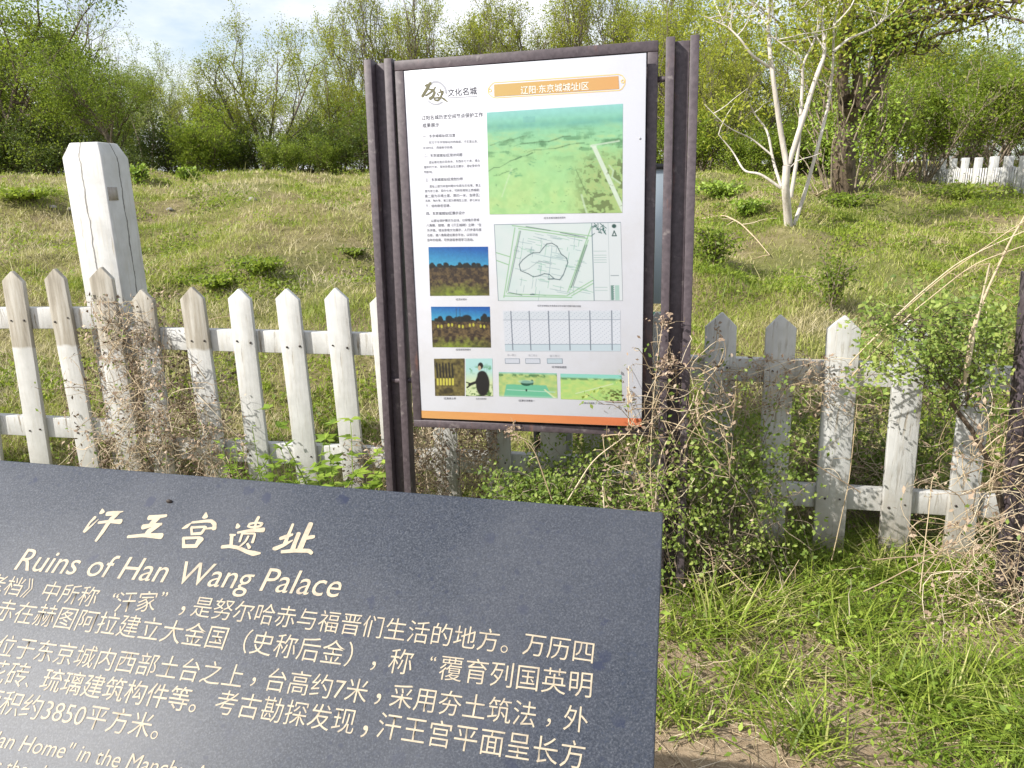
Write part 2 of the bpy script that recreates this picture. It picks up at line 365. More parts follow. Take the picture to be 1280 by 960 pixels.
def crown_mesh(tips, n, size, jit, rng, m, parent, name='crown', aspect=.55, extra=None):
    allp = np.concatenate(tips); idx = rng.integers(0, len(allp), n)
    # leaves come in tufts: pick tuft centres first
    k = max(1, n//7); cen = allp[rng.integers(0, len(allp), k)]+rng.normal(0, jit, (k, 3))
    P = cen[rng.integers(0, k, n)]+rng.normal(0, jit*.55, (n, 3))
    P[:, 2] = np.maximum(P[:, 2], rng.uniform(.03, .3, n))
    g = Geo(); leaf_quads(g, P, size, rng, aspect)
    return g.build(name, m, parent)
def make_tree(name, seed, H, r0, n, size, leafm, barkm, jit=.22, **kw):
    rng = np.random.default_rng(seed); root = empty(name, (0, 0, 0))
    out, tips = grow(rng, (0, 0, -.1), H, r0, **kw)
    stems_mesh(out, 'trunk', barkm, root, .006); crown_mesh(tips, n, size, jit, rng, leafm, root)
    root['h'] = max(float(p[:, 2].max()) for p, _, _ in out)
    return root
PROTO = {
 'dense':  make_tree('broadleaf_tree', 11, 8.0, .20, 25000, .115, M_LF_DARK, M_BARK_D, .30, stems=3, lean=.16, kids=(8, 6, 3), ratio=(.52, .5, .5), start=.12),
 'round':  make_tree('broadleaf_tree', 12, 4.6, .15, 17000, .085, M_LF_MID, M_BARK, .20, stems=2, lean=.14, kids=(8, 6, 4), ratio=(.60, .5, .5), start=.35, trop=.03),
 'yellow': make_tree('broadleaf_tree', 13, 7.0, .14, 20000, .095, M_LF_YEL, M_BARK, .26, stems=5, lean=.14, kids=(7, 5, 3), ratio=(.42, .5, .5), start=.15, trop=.22),
 'sparse': make_tree('slender_tree', 14, 8.0, .09, 10500, .085, M_LF_YEL, M_BARK, .16, stems=6, lean=.13, kids=(9, 4, 3), ratio=(.34, .5, .5), start=.2, trop=.30, ang=(.6, .6, .7)),
 'feather': make_tree('slender_tree', 15, 7.5, .11, 12000, .095, M_LF_PALE, M_BARK, .22, stems=3, lean=.12, kids=(8, 5, 3), ratio=(.42, .5, .5), start=.3, trop=.18, ang=(.7, .7, .7)),
 'bare':   make_tree('bare_tree', 16, 8.0, .16, 1200, .075, M_LF_YEL, M_BARK_D, .12, stems=1, lean=.10, kids=(10, 7, 5), ratio=(.46, .5, .5), start=.35, trop=.16, ang=(.7, .7, .7)),
 'shrub':  make_tree('shrub', 17, 2.6, .05, 9000, .095, M_LF_MID, M_BARK_D, .20, stems=7, lean=.22, kids=(6, 4, 3), ratio=(.45, .5, .5), start=.08, trop=.12),
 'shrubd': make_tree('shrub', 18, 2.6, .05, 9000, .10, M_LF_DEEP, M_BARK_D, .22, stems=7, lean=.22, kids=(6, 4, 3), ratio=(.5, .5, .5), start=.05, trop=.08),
 'thicket': make_tree('shrub', 19, 3.4, .04, 8000, .09, M_LF_MID, M_TWIG, .20, stems=11, lean=.16, kids=(6, 4, 2), ratio=(.34, .5, .5), start=.3, trop=.2, ang=(.5, .6, .7)),
}
PH = {k: o['h'] for k, o in PROTO.items()}
used = set()
for o in PROTO.values(): del o['h']
trng = np.random.default_rng(77)
def plant(kind, px, Y, top, label, cat='tree', group=None, wide=1.):
    base = at(px, 230, Y); x, y = float(base[0]), Y; z = float(gz(x, y))
    h = at(px, top, Y)[2]-z
    o = PROTO[kind] if kind not in used else copy_tree(PROTO[kind]); used.add(kind)
    s = h/PH[kind]; o.location = (x, y, z-.05); o.rotation_euler.z = trng.uniform(0, 6.28); o.scale = (s*wide, s*wide, s)
    tag(o, label, cat, group); return o
GB = 'trees and shrubs along the back of the field'
DT = 'dark green dense tree in the wood behind the left half of the field'
# left wood
plant('dense', 5, 22, -70, 'tallest dark green tree at the left edge, running out of the top', group=GB)
plant('dense', -95, 23, -60, DT, group=GB); plant('dense', 62, 25, 20, DT, group=GB)
plant('dense', 120, 27, 70, DT, group=GB, wide=.9)
plant('bare', 100, 23.5, -30, 'almost leafless tree with fine dark twigs against the left sky', 'tree', GB)
plant('round', 174, 20.8, 54, 'round bright green tree beyond the tall white post', group=GB)
plant('feather', 190, 31, 20, 'pale feathery tree rising behind the round green tree', group=GB)
plant('feather', 225, 33, 60, 'pale feathery tree far behind the gap of sky on the left', group=GB)
plant('yellow', 330, 24, -6, 'tall yellow green tree with many upright stems left of the large sign', group=GB)
plant('yellow', 268, 26, 75, 'smaller yellow green tree between the round tree and the tall upright one', group=GB)
plant('yellow', 425, 26, 62, 'yellow green tree just left of the large sign', group=GB)
for px, Y, top in ((15, 21.5, 130), (100, 22, 140), (225, 23.5, 140), (300, 23, 150), (385, 23.5, 140), (455, 23, 140), (60, 21, 150)):
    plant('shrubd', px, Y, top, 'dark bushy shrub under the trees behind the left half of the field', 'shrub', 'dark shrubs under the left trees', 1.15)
for px, Y, top in ((262, 22, 130), (350, 22, 165), (405, 22.2, 165)):
    plant('shrub', px, Y, top, 'lighter green shrub at the foot of the trees behind the left half of the field', 'shrub', 'lighter shrubs under the left trees')
# behind the sign
ST = 'slender sparse tree against the sky behind the large sign'
for px, Y, top in ((470, 28, -20), (520, 27, -60), (575, 28, -15), (640, 27, -20), (690, 28, -55), (752, 27, -30), (812, 26, -60)):
    plant('sparse', px, Y, top, ST, group='slender trees behind the large sign')
for px, Y, top in ((485, 30, 5), (540, 30, -12), (600, 30, 4), (655, 30, -15), (715, 29, 0), (770, 29, -20), (830, 28, -25)):
    plant('yellow', px, Y, top, 'yellow green tree behind the top of the large sign', group='yellow trees behind the large sign')
for px in (480, 540, 600, 660, 720, 780):
    plant('shrub', px, 25, 125, 'green shrub hidden behind the large sign', 'shrub', 'shrubs behind the large sign', 1.2)
# right bank
plant('yellow', 860, 24, -60, 'tall yellow green tree behind the right sign post and the one beside it', group=GB)
plant('yellow', 1075, 25, -50, 'tall yellow green tree far behind the old dark trunked tree', group=GB)
plant('feather', 1150, 26, -25, 'pale feathery tree behind the thicket right of the old dark tree', group=GB)
plant('feather', 1210, 27, -10, 'pale feathery tree high above the far white fence', group=GB)
plant('yellow', 880, 22, -40, 'yellow green tree right beside the right post of the large sign', group=GB)
plant('yellow', 940, 21, 10, 'yellow green tree behind the left stems of the white barked tree', group=GB)
plant('feather', 1010, 23, -40, 'pale leafy tree behind the white barked tree', group=GB)
plant('sparse', 905, 19.5, 40, 'slender sparse tree left of the white barked tree', group=GB)
for px, Y, top in ((870, 20, 120), (925, 19, 150), (985, 19.5, 140), (1020, 20, 120)):
    plant('shrub', px, Y, top, 'green shrub behind the white barked tree', 'shrub', 'shrubs behind the white barked tree', 1.15)
for px, Y, top in ((1105, 18.5, 95), (1150, 19.5, 88), (1195, 20, 70), (1240, 22, 80), (1285, 22, 85), (1330, 21, 60), (1120, 21, 70)):
    plant('thicket', px, Y, top, 'twiggy green thicket behind the far white fence', 'shrub', 'thicket on the right bank', 1.2)
for px, Y, top in ((1170, 23, 62), (1225, 25, 45), (1290, 25, 40)):
    plant('round', px, Y, top, 'bright green rounded tree above the thicket on the right', group='rounded trees on the right bank')
plant('dense', 1262, 27, 14, 'darker tall tree at the right edge above the thicket', group=GB)
plant('dense', 1370, 24, -20, 'dark tree beyond the right end of the thicket', group=GB)

for i, px in enumerate(range(-160, 1500, 58)):
    plant('dense' if i % 3 else 'yellow', px+trng.uniform(-15, 15), 36+trng.uniform(-2, 3), 120+trng.uniform(-20, 25) if 140 < px < 1000 else 90, 'tree of the distant wood closing off the field', group='distant wood behind the field', wide=1.35)
for px in range(-80, 1450, 62):
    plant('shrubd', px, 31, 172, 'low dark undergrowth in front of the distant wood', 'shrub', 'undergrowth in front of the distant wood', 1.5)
# ---- white barked tree (traced limbs, each at its own depth)
def px_path(pts, ox, oy, s, Y, rng, r0, r1, depth=.25):
    q = []
    dy = 0.
    for i, (a, b) in enumerate(pts):
        if i: dy += rng.normal(0, depth)
        q.append(at(a/s+ox, b/s+oy, Y+dy))
    q = np.array(q); t = np.linspace(0, 1, len(q)); tt = np.linspace(0, 1, len(q)*4)
    return np.stack([np.interp(tt, t, q[:, i]) for i in range(3)], 1), np.interp(tt, [0, 1], [r0, r1])
def smooth(P, it=2):
    P = P.copy()
    for _ in range(it): P[1:-1] = .25*P[:-2]+.5*P[1:-1]+.25*P[2:]
    return P
def white_tree():
    rng = np.random.default_rng(5); b = hit(985, 281); Y = b[1]; k = Y/924
    root = empty('white_barked_tree', (b[0], b[1], float(gz(b[0], b[1]))), 'multi stemmed tree with pale whitish bark on the slope right of the large sign', 'tree')
    limbs = [([(378, 865), (372, 780), (365, 700), (370, 620)], 5.2, 4.4), ([(370, 620), (345, 480), (320, 300), (305, 180), (300, 60), (315, -40), (300, -120)], 3.6, 1.2),
      ([(310, 255), (240, 210), (200, 150), (150, 100), (60, 60)], 1.9, .5), ([(378, 615), (430, 450), (480, 290), (515, 200), (505, 100), (495, 20), (540, -80)], 3.4, 1.3),
      ([(545, 195), (600, 145), (690, 110), (740, 70), (800, 20)], 1.8, .5), ([(385, 740), (415, 560), (430, 300), (430, 240), (480, 140), (500, 60)], 2.6, .8),
      ([(398, 845), (440, 720), (490, 540), (530, 380), (545, 230), (545, 80), (585, -40)], 2.6, 1.), ([(350, 700), (320, 610), (300, 490), (250, 430), (230, 385)], 2.0, .7),
      ([(347, 705), (270, 650), (210, 645), (170, 570), (115, 505)], 1.9, .6), ([(318, 585), (240, 520), (150, 480), (60, 390)], 1.2, .4),
      ([(428, 250), (405, 200), (330, 150), (270, 90)], 1.2, .4), ([(515, 190), (450, 90), (380, 20)], 1.2, .4), ([(545, 100), (610, 30), (640, -40)], 1.2, .4), ([(300, 100), (250, 20), (200, -30)], 1.1, .4)]
    g = Geo(); tips = []
    for pts, a, c in limbs:
        P, r = px_path(pts, 860, 0, 3, Y, rng, a*k, c*k, .10); P = smooth(P); g.tube(P, r, 8); tips.append(P[-len(P)//4:])
        for i in range(6 if P[-1][2] > b[2]+2 else 1):
            q = P[rng.integers(len(P)//2, len(P))]; W_ = wander(rng, q, (rng.normal(), rng.normal(), .9), rng.uniform(.25, .7), 5, .2); g.tube(W_, np.linspace(.007, .003, 6), 4); tips.append(W_[2:])
    adopt(root, g.build('trunk', M_BARK_W, smooth=True))
    allp = np.concatenate(tips); allp = allp[allp[:, 2] > b[2]+1.1]
    P = allp[rng.integers(0, len(allp), 4200)]+rng.normal(0, .2, (4200, 3)); P[:, 1] += .2
    g = Geo(); leaf_quads(g, P, .06, rng, .4); adopt(root, g.build('crown', M_LF_YEL))
white_tree()
def old_tree():
    rng = np.random.default_rng(9); b = hit(1052, 243); Y = min(b[1], 17.); x = at(1052, 240, Y)[0]; z = float(gz(x, Y)); k = Y/924
    root = empty('old_tree', (x, Y, z), 'large old dark trunked tree forking behind the white barked tree', 'tree')
    g = Geo(); tips = []
    limbs = [([(590, 745), (580, 600), (600, 450), (610, 380)], 18, 15), ([(590, 400), (575, 300), (590, 200), (600, 90), (600, -60)], 10, 6), ([(620, 410), (640, 300), (620, 200), (600, 100), (650, -50)], 8, 4.5),
             ([(650, 420), (700, 330), (740, 200), (790, 90), (840, -20), (860, -120)], 11, 6), ([(775, 115), (860, 80), (960, 50), (1100, 5), (1250, 10)], 4, 1.2),
             ([(700, 330), (705, 200), (700, 90), (740, -30)], 3.5, 1.5), ([(740, 220), (800, 190), (880, 210), (950, 160)], 2, .7), ([(930, 60), (1010, 75), (1110, 95)], 1.8, .6),
             ([(580, 740), (570, 690), (560, 640)], 8, 4), ([(615, 745), (630, 690), (610, 640)], 8, 4), ([(585, 320), (500, 240), (430, 160)], 3, 1)]
    for pts, a, c in limbs:
        P, r = px_path(pts, 860, 0, 3, Y, rng, a*k*.78, c*k*.8, .16); P = smooth(P); g.tube(P, r, 9); tips.append(P[len(P)//2:])
        for i in range(9):
            q = P[rng.integers(len(P)//3, len(P))]
            if q[2] < z+2: continue
            W_ = wander(rng, q, (rng.normal(), rng.normal(), .5), rng.uniform(.7, 1.8), 6, .3); g.tube(W_, np.linspace(.03, .008, 7), 4); tips.append(W_[2:])
    adopt(root, g.build('trunk', M_BARK_D, smooth=True))
    allp = np.concatenate(tips); allp = allp[allp[:, 2] > z+2.1]
    P = allp[rng.integers(0, len(allp), 7500)]+rng.normal(0, .34, (7500, 3))
    c2 = np.array([x, Y, z+.9]); 
    g = Geo(); leaf_quads(g, P, .062, rng, .5)
    adopt(root, g.build('crown', M_LF_YEL))
    g = Geo()                            # young shoots round the trunk
    for i in range(48):
        a = rng.uniform(0, 6.28); p = np.array([x+math.cos(a)*.42, Y+math.sin(a)*.42, z+rng.uniform(.0, 1.6)])
        g.tube(wander(rng, p, (math.cos(a)*.4, math.sin(a)*.4, 1), rng.uniform(.4, 1.0), 5, .12), np.linspace(.016, .006, 6), 4)
    adopt(root, g.build('shoots', M_TWIG))
    Q = np.stack([x+rng.normal(0, .45, 5000), Y-.15+rng.normal(0, .4, 5000), z+rng.choice([.9, 2.4], 5000, p=[.3, .7])+rng.normal(0, .34, 5000)], 1)
    g = Geo(); leaf_quads(g, Q, .06, rng, .5); adopt(root, g.build('shoot_leaves', M_LF_WEED))
old_tree()

# ================================================================== picket fences
FA = np.array([1.5875, 2.8026, 0.]); FT = R_(8); FU = np.array([math.cos(FT), -math.sin(FT), 0]); FN = np.array([-math.sin(FT), -math.cos(FT), 0])   # FN looks at the camera
UP = np.array([0, 0, 1.])
def fp(px, py): return on_plane(px, py, FA, FN)
def picket(root, top, bot, wd, m, rng):
    wd *= rng.uniform(.93, 1.06); tipx = rng.normal(0, .006); A = fp(*top); B = fp(*bot); B = B-(A-B)*.06; ax = nrm(A-B); sd = nrm(np.cross(ax, FN))*-1
    if np.dot(sd, FU) < 0: sd = -sd
    Ln = np.linalg.norm(A-B); h = wd/2; sh = Ln-wd*.46; t = .021
    prof = [(-h, 0), (h, 0), (h, sh), (tipx+.004, Ln), (tipx-.003, Ln-.002), (-h, sh+rng.normal(0, .005))]
    F = [B+sd*a+ax*c for a, c in prof]; K = [p-FN*t for p in F]
    o_ = np.array(B); g = Geo()
    F = [p-o_ for p in F]; K = [p-o_ for p in K]
    # front and back as quads, sides
    n = len(F); g.add(F+K, [[0, 1, 2, 5], [2, 3, 4, 5], [7, 6, 11, 8], [8, 11, 10, 9]]+[[i, i+n, (i+1) % n+n, (i+1) % n] for i in range(n)])
    o = g.build('picket', m); o.location = Vector(o_); adopt(root, o); bevel(o, .0025, 2)
    ng = Geo()
    return o, (B, ax, sd, Ln)
def nails(root, pk, info, rails, rng):
    B, ax, sd, Ln = info; o_ = B
    for (ra, rb) in rails:
        # height where the rail crosses this picket
        t = np.dot(B-ra, FU)/max(1e-6, np.dot(rb-ra, FU)); p = ra+(rb-ra)*t
        h = np.dot(p-B, UP)/max(.1, ax[2])
        for sx in (-1, 1):
            c = B+ax*(h+rng.normal(0, .008))+sd*sx*rng.uniform(.024, .036)+FN*.0035-o_
            g = Geo(); a = np.arange(8)*math.pi/4; r = rng.uniform(.0035, .0055)
            ring = [c+r*(math.cos(q)*sd+math.sin(q)*ax) for q in a]; back = [p_-FN*.006 for p_ in ring]
            g.add(ring+back, [[0, 1, 2, 3], [0, 3, 4, 7], [4, 5, 6, 7]]+[[i, i+8, (i+1) % 8+8, (i+1) % 8] for i in range(8)])
            n = g.build('nail', M_NAIL); n.parent = pk
def rail(root, a, b, m, hgt=.098):
    A = fp(*a); B = fp(*b); u = nrm(B-A); v = nrm(np.cross(FN, u)); v = v if v[2] > 0 else -v
    off = -FN*(.021+.001+.019); c = (A+B)/2+off
    g = Geo(); g.box((0, 0, 0), u*np.linalg.norm(B-A)/2, FN*.019, v*hgt/2)
    o = g.build('rail', m); o.location = Vector(c); adopt(root, o); bevel(o, .003); return (A, B)
def bare_h(px, py): return float(fp(px, py)[2])
M_BARE = [m_wood('white_paint_gone_at_top_a', bare_h(35, 435), dirt=.5), m_wood('white_paint_gone_at_top_b', bare_h(90, 432), dirt=.5), m_wood('white_paint_gone_at_top_c', bare_h(142, 437), dirt=.9, peel=.55),
          m_wood('white_paint_gone_at_top_d', bare_h(190, 435), dirt=.9, peel=.53), m_wood('white_paint_gone_at_top_e', bare_h(248, 437), dirt=.7)]
M_RAILW = m_wood('white_painted_rail', peel=.55, dirt=.5)
def fence(name, label, pickets, rails, posts, seed):
    rng = np.random.default_rng(seed); c = fp(*pickets[len(pickets)//2][1]); root = empty(name, (c[0], c[1], float(gz(c[0], c[1]))), label, 'fence', 'white picket fences')
    rr = [rail(root, *r, M_RAILW) for r in rails]
    for top, bot, wd, m in pickets:
        o, info = picket(root, top, bot, wd, m, rng); nails(root, o, info, rr, rng)
    for px, py, Y, hgt in posts:
        P = fp(px, py)-FN*.12; z = float(gz(P[0], P[1])); g = Geo(); g.box((0, 0, hgt/2-.15), FU*.045, FN*.045, UP*(hgt/2+.15))
        o = g.build('post', M_WHITE_WORN); o.location = (P[0], P[1], z); adopt(root, o); bevel(o, .004)
    return root
W1 = .108
fence('picket_fence', 'white picket fence section left of the tall white post, bare wood at its picket tips',
      [((-200, 344), (-176, 598), W1, M_WHITE), ((-148, 343), (-120, 599), W1, M_WHITE), ((-95, 342), (-65, 600), W1, M_WHITE), ((-42, 341), (-8, 600), W1, M_BARE[0]), ((13, 339), (54, 606), W1, M_BARE[0]), ((65, 336), (115, 602), W1, M_BARE[1]), ((123, 334), (166, 600), W1, M_BARE[2])],
      [((-225, 399), (150, 399)), ((-225, 522), (152, 541))], [], 1)
fence('picket_fence', 'white picket fence section between the tall white post and the large sign',
      [((176, 362), (207, 600), W1, M_BARE[3]), ((237, 359), (272, 606), W1, M_BARE[4]), ((297, 361), (326, 606), W1, M_WHITE), ((357, 361), (386, 610), W1, M_WHITE), ((418, 360), (444, 614), W1, M_WHITE),
       ((477, 366), (498, 620), W1, M_WHITE), ((543, 372), (562, 626), W1, M_WHITE_WORN), ((612, 376), (628, 634), W1, M_WHITE_WORN), ((688, 380), (693, 640), W1, M_WHITE_WORN), ((745, 384), (745, 650), W1, M_WHITE_WORN)],
      [((160, 424), (752, 440)), ((160, 561), (752, 588))], [(700, 640, 0, 1.0)], 2)
fence('picket_fence', 'white picket fence section overgrown by bushes right of the large sign',
      [((826, 390), (822, 672), .115, M_WHITE_WORN), ((902, 391), (893, 692), .116, M_WHITE_WORN), ((978, 394), (961, 694), .118, M_WHITE_WORN), ((1057, 395), (1034, 698), .122, M_WHITE_WORN), ((1143, 399), (1115, 704), .12, M_WHITE_WORN),
       ((1231, 402), (1196, 708), .118, M_WHITE_WORN), ((1310, 406), (1275, 714), .118, M_WHITE_WORN), ((1392, 410), (1356, 722), .118, M_WHITE_WORN), ((1476, 414), (1438, 730), .118, M_WHITE)],
      [((764, 458), (1510, 486)), ((764, 607), (1510, 654))], [(1300, 712, 0, 1.0)], 3)
def big_post():
    c = at(142, 600, 3.50); x, y = c[0]+.03, c[1]; y = 3.52; c = at(181, 585, y); x = c[0]; z = float(gz(x, y)); topc = at(117, 179, y+.02)
    o_ = np.array([x, y, z]); ax = nrm(topc-o_); Ln = np.linalg.norm(topc-o_); a = .096
    u = nrm(FU-ax*np.dot(FU, ax)); f = nrm(np.cross(ax, u))
    sec = [(-.25, 1., 1.), (Ln-.065, 1., 1.), (Ln, .72, .72)]
    V = []
    for h, sx, sy in sec:
        for i, j in ((-1, -1), (1, -1), (1, 1), (-1, 1)): V.append((i*a*sx, j*a*sy, h))
    Q = [[0, 3, 2, 1], [8, 9, 10, 11]]+[[k*4+i, k*4+(i+1) % 4, k*4+4+(i+1) % 4, k*4+4+i] for k in (0, 1) for i in range(4)]
    g = Geo(); g.add(V, Q); o = g.build('wooden_post', M_POST)
    Mx = Matrix.Identity(4)
    for i, v in enumerate((u, f, ax)):
        for j in range(3): Mx[j][i] = v[j]
    o.matrix_world = Matrix.Translation(Vector(o_)) @ Mx
    m = bevel(o, .006, 2)
    tag(o, 'tall leaning square white timber post standing between two fence sections', 'post')
    # bare patch where a plate was
    p = Geo(); p.box((a+.0012, .0+(-.055), Ln-.225), (.0012, 0, 0), (0, .032, 0), (0, 0, .029)); q = p.build('bare_patch', m_bark('bare_grey_wood', (.30, .27, .24), (.42, .39, .35), 40)); q.parent = o
big_post()

# ================================================================== the large sign
SU0 = R_(13); tl = R_(2); ro = R_(1)
_u = np.array([math.cos(SU0), -math.sin(SU0), 0]); SN0 = np.array([-math.sin(SU0), -math.cos(SU0), 0]); _v = UP*math.cos(tl)-SN0*math.sin(tl)
SU = _u*math.cos(ro)+_v*math.sin(ro); SV = _v*math.cos(ro)-_u*math.sin(ro); SN = np.cross(SU, SV)
SC = np.array([.0512, 2.6984, 1.3238])
if np.dot(SN, SN0) < 0: SN = -SN
def sp(px, py, d=0.): return on_plane(px, py, SC+SN*d, SN)

def text_mesh(body, bold=0., shear=0.):
    cu = bpy.data.curves.new('lettering', 'FONT'); cu.body = body; cu.size = 1; cu.offset = bold; cu.shear = shear; cu.resolution_u = 3
    t = bpy.data.objects.new('lettering_tmp', cu); col.objects.link(t)
    me = bpy.data.meshes.new_from_object(t.evaluated_get(bpy.context.evaluated_depsgraph_get()))
    bpy.data.objects.remove(t); bpy.data.curves.remove(cu)
    return me
def text_on(parent, name, body, A, B, n, m, lift=.0006, bold=0., shear=0., squash=1.):
    """lettering whose inked box runs from A to B (mid-height points, in the plane with normal n)"""
    me = text_mesh(body, bold, shear); co = np.empty(len(me.vertices)*3, np.float32); me.vertices.foreach_get('co', co); co = co.reshape(-1, 3)
    lo, hi = co.min(0), co.max(0); u = nrm(B-A); v = nrm(np.cross(n, u)); s = np.linalg.norm(B-A)/(hi[0]-lo[0]); mid = (lo[1]+hi[1])/2
    P = A+(co[:, :1]-lo[0])*s*u+(co[:, 1:2]-mid)*s*v*squash+n*lift
    o_ = (A+B)/2; me.vertices.foreach_set('co', (P-o_).ravel().astype(np.float32)); me.update()
    me.materials.clear(); me.materials.append(m); me.name = name
    o = bpy.data.objects.new(name, me); col.objects.link(o); o.location = Vector(o_)
    adopt_deep(parent, o); return o
def adopt_deep(parent, o):
    bpy.context.view_layer.update(); o.parent = parent; o.matrix_parent_inverse = parent.matrix_world.inverted()
def brush(parent, name, strokes, ox, oy, s, pf, n, m, lift=.0006):
    """brush-written strokes: each a list of (x, y, width) in tracing units"""
    g = Geo(); c0 = pf(ox, oy); k = 0
    for st in strokes:
        q = np.array(st, float); t = np.linspace(0, 1, len(q)); tt = np.linspace(0, 1, max(8, (len(q)-1)*7)); q = np.stack([np.interp(tt, t, q[:, i]) for i in range(3)], 1)
        q[1:-1] = .25*q[:-2]+.5*q[1:-1]+.25*q[2:]
        P = np.array([pf(ox+a/s, oy+b/s) for a, b, _ in q]); unit = np.linalg.norm(pf(ox+1, oy)-pf(ox, oy))
        W_ = q[:, 2]/s*unit/2
        T = np.gradient(P, axis=0); T /= np.linalg.norm(T, axis=1)[:, None]; S = np.cross(n, T)
        for i in range(len(P)-1):
            k += 1; z = n*(lift+k*2e-6)
            g.add([P[i]-S[i]*W_[i]+z-c0, P[i+1]-S[i+1]*W_[i+1]+z-c0, P[i+1]+S[i+1]*W_[i+1]+z-c0, P[i]+S[i]*W_[i]+z-c0], [[0, 1, 2, 3]])
        for e in (0, -1):
            k += 1; a = np.arange(8)*math.pi/4; T_ = T[e]; z = n*(lift+k*2e-6)
            R8 = [P[e]+W_[e]*.98*(math.cos(x)*T_*.6+math.sin(x)*S[e])+z-c0 for x in a]
            g.add(R8, [[0, 1, 2, 3], [0, 3, 4, 7], [4, 5, 6, 7]])
    o = g.build(name, m); o.location = Vector(c0); adopt_deep(parent, o); return o

# ---- printed pictures: painted as small rasters on flat meshes
def vnoise(h, w_, sc, rng, oct=4):
    out = np.zeros((h, w_)); amp = 1.; tot = 0
    for o in range(oct):
        f = sc*2**o; gw = max(2, int(f*w_/max(h, w_))+2); gh = max(2, int(f*h/max(h, w_))+2); G = rng.random((gh+1, gw+1))
        y = np.linspace(0, gh-1e-3, h); x = np.linspace(0, gw-1e-3, w_); yi = y.astype(int); xi = x.astype(int); fy = (y-yi)[:, None]; fx = (x-xi)[None]
        fy = fy*fy*(3-2*fy); fx = fx*fx*(3-2*fx)
        out += amp*((G[yi][:, xi]*(1-fx)+G[yi][:, xi+1]*fx)*(1-fy)+(G[yi+1][:, xi]*(1-fx)+G[yi+1][:, xi+1]*fx)*fy); tot += amp; amp *= .5
    return out/tot
def srgb(*c): c = np.array(c)/255.; return np.where(c <= .04045, c/12.92, ((c+.055)/1.055)**2.4)
def lerp(a, b, t): t = np.clip(t, 0, 1)[..., None]; return np.asarray(a)*(1-t)+np.asarray(b)*t
def put(img, mask, c): img[:] = lerp(img, c, mask)
def seg(img, p, q, wd, c, al=1.):
    h, w_ = img.shape[:2]; y, x = np.mgrid[0:h, 0:w_]; x = x/w_; y = y/h*(h/w_); k = h/w_
    p = np.array(p)*[1, k]; q = np.array(q)*[1, k]; d = q-p; t = np.clip(((x-p[0])*d[0]+(y-p[1])*d[1])/max(1e-9, d@d), 0, 1)
    ds = np.hypot(x-p[0]-t*d[0], y-p[1]-t*d[1]); put(img, np.clip((wd-ds)*w_+.5, 0, 1)*al, c)
def path(img, pts, wd, c, al=1.):
    for a, b in zip(pts[:-1], pts[1:]): seg(img, a, b, wd, c, al)
def blob(img, x0, y0, rx, ry, c, al=1., soft=.3):
    h, w_ = img.shape[:2]; y, x = np.mgrid[0:h, 0:w_]; d = np.hypot((x/w_-x0)/rx, (y/h-y0)/ry); put(img, np.clip((1-d)/soft, 0, 1)*al, c)
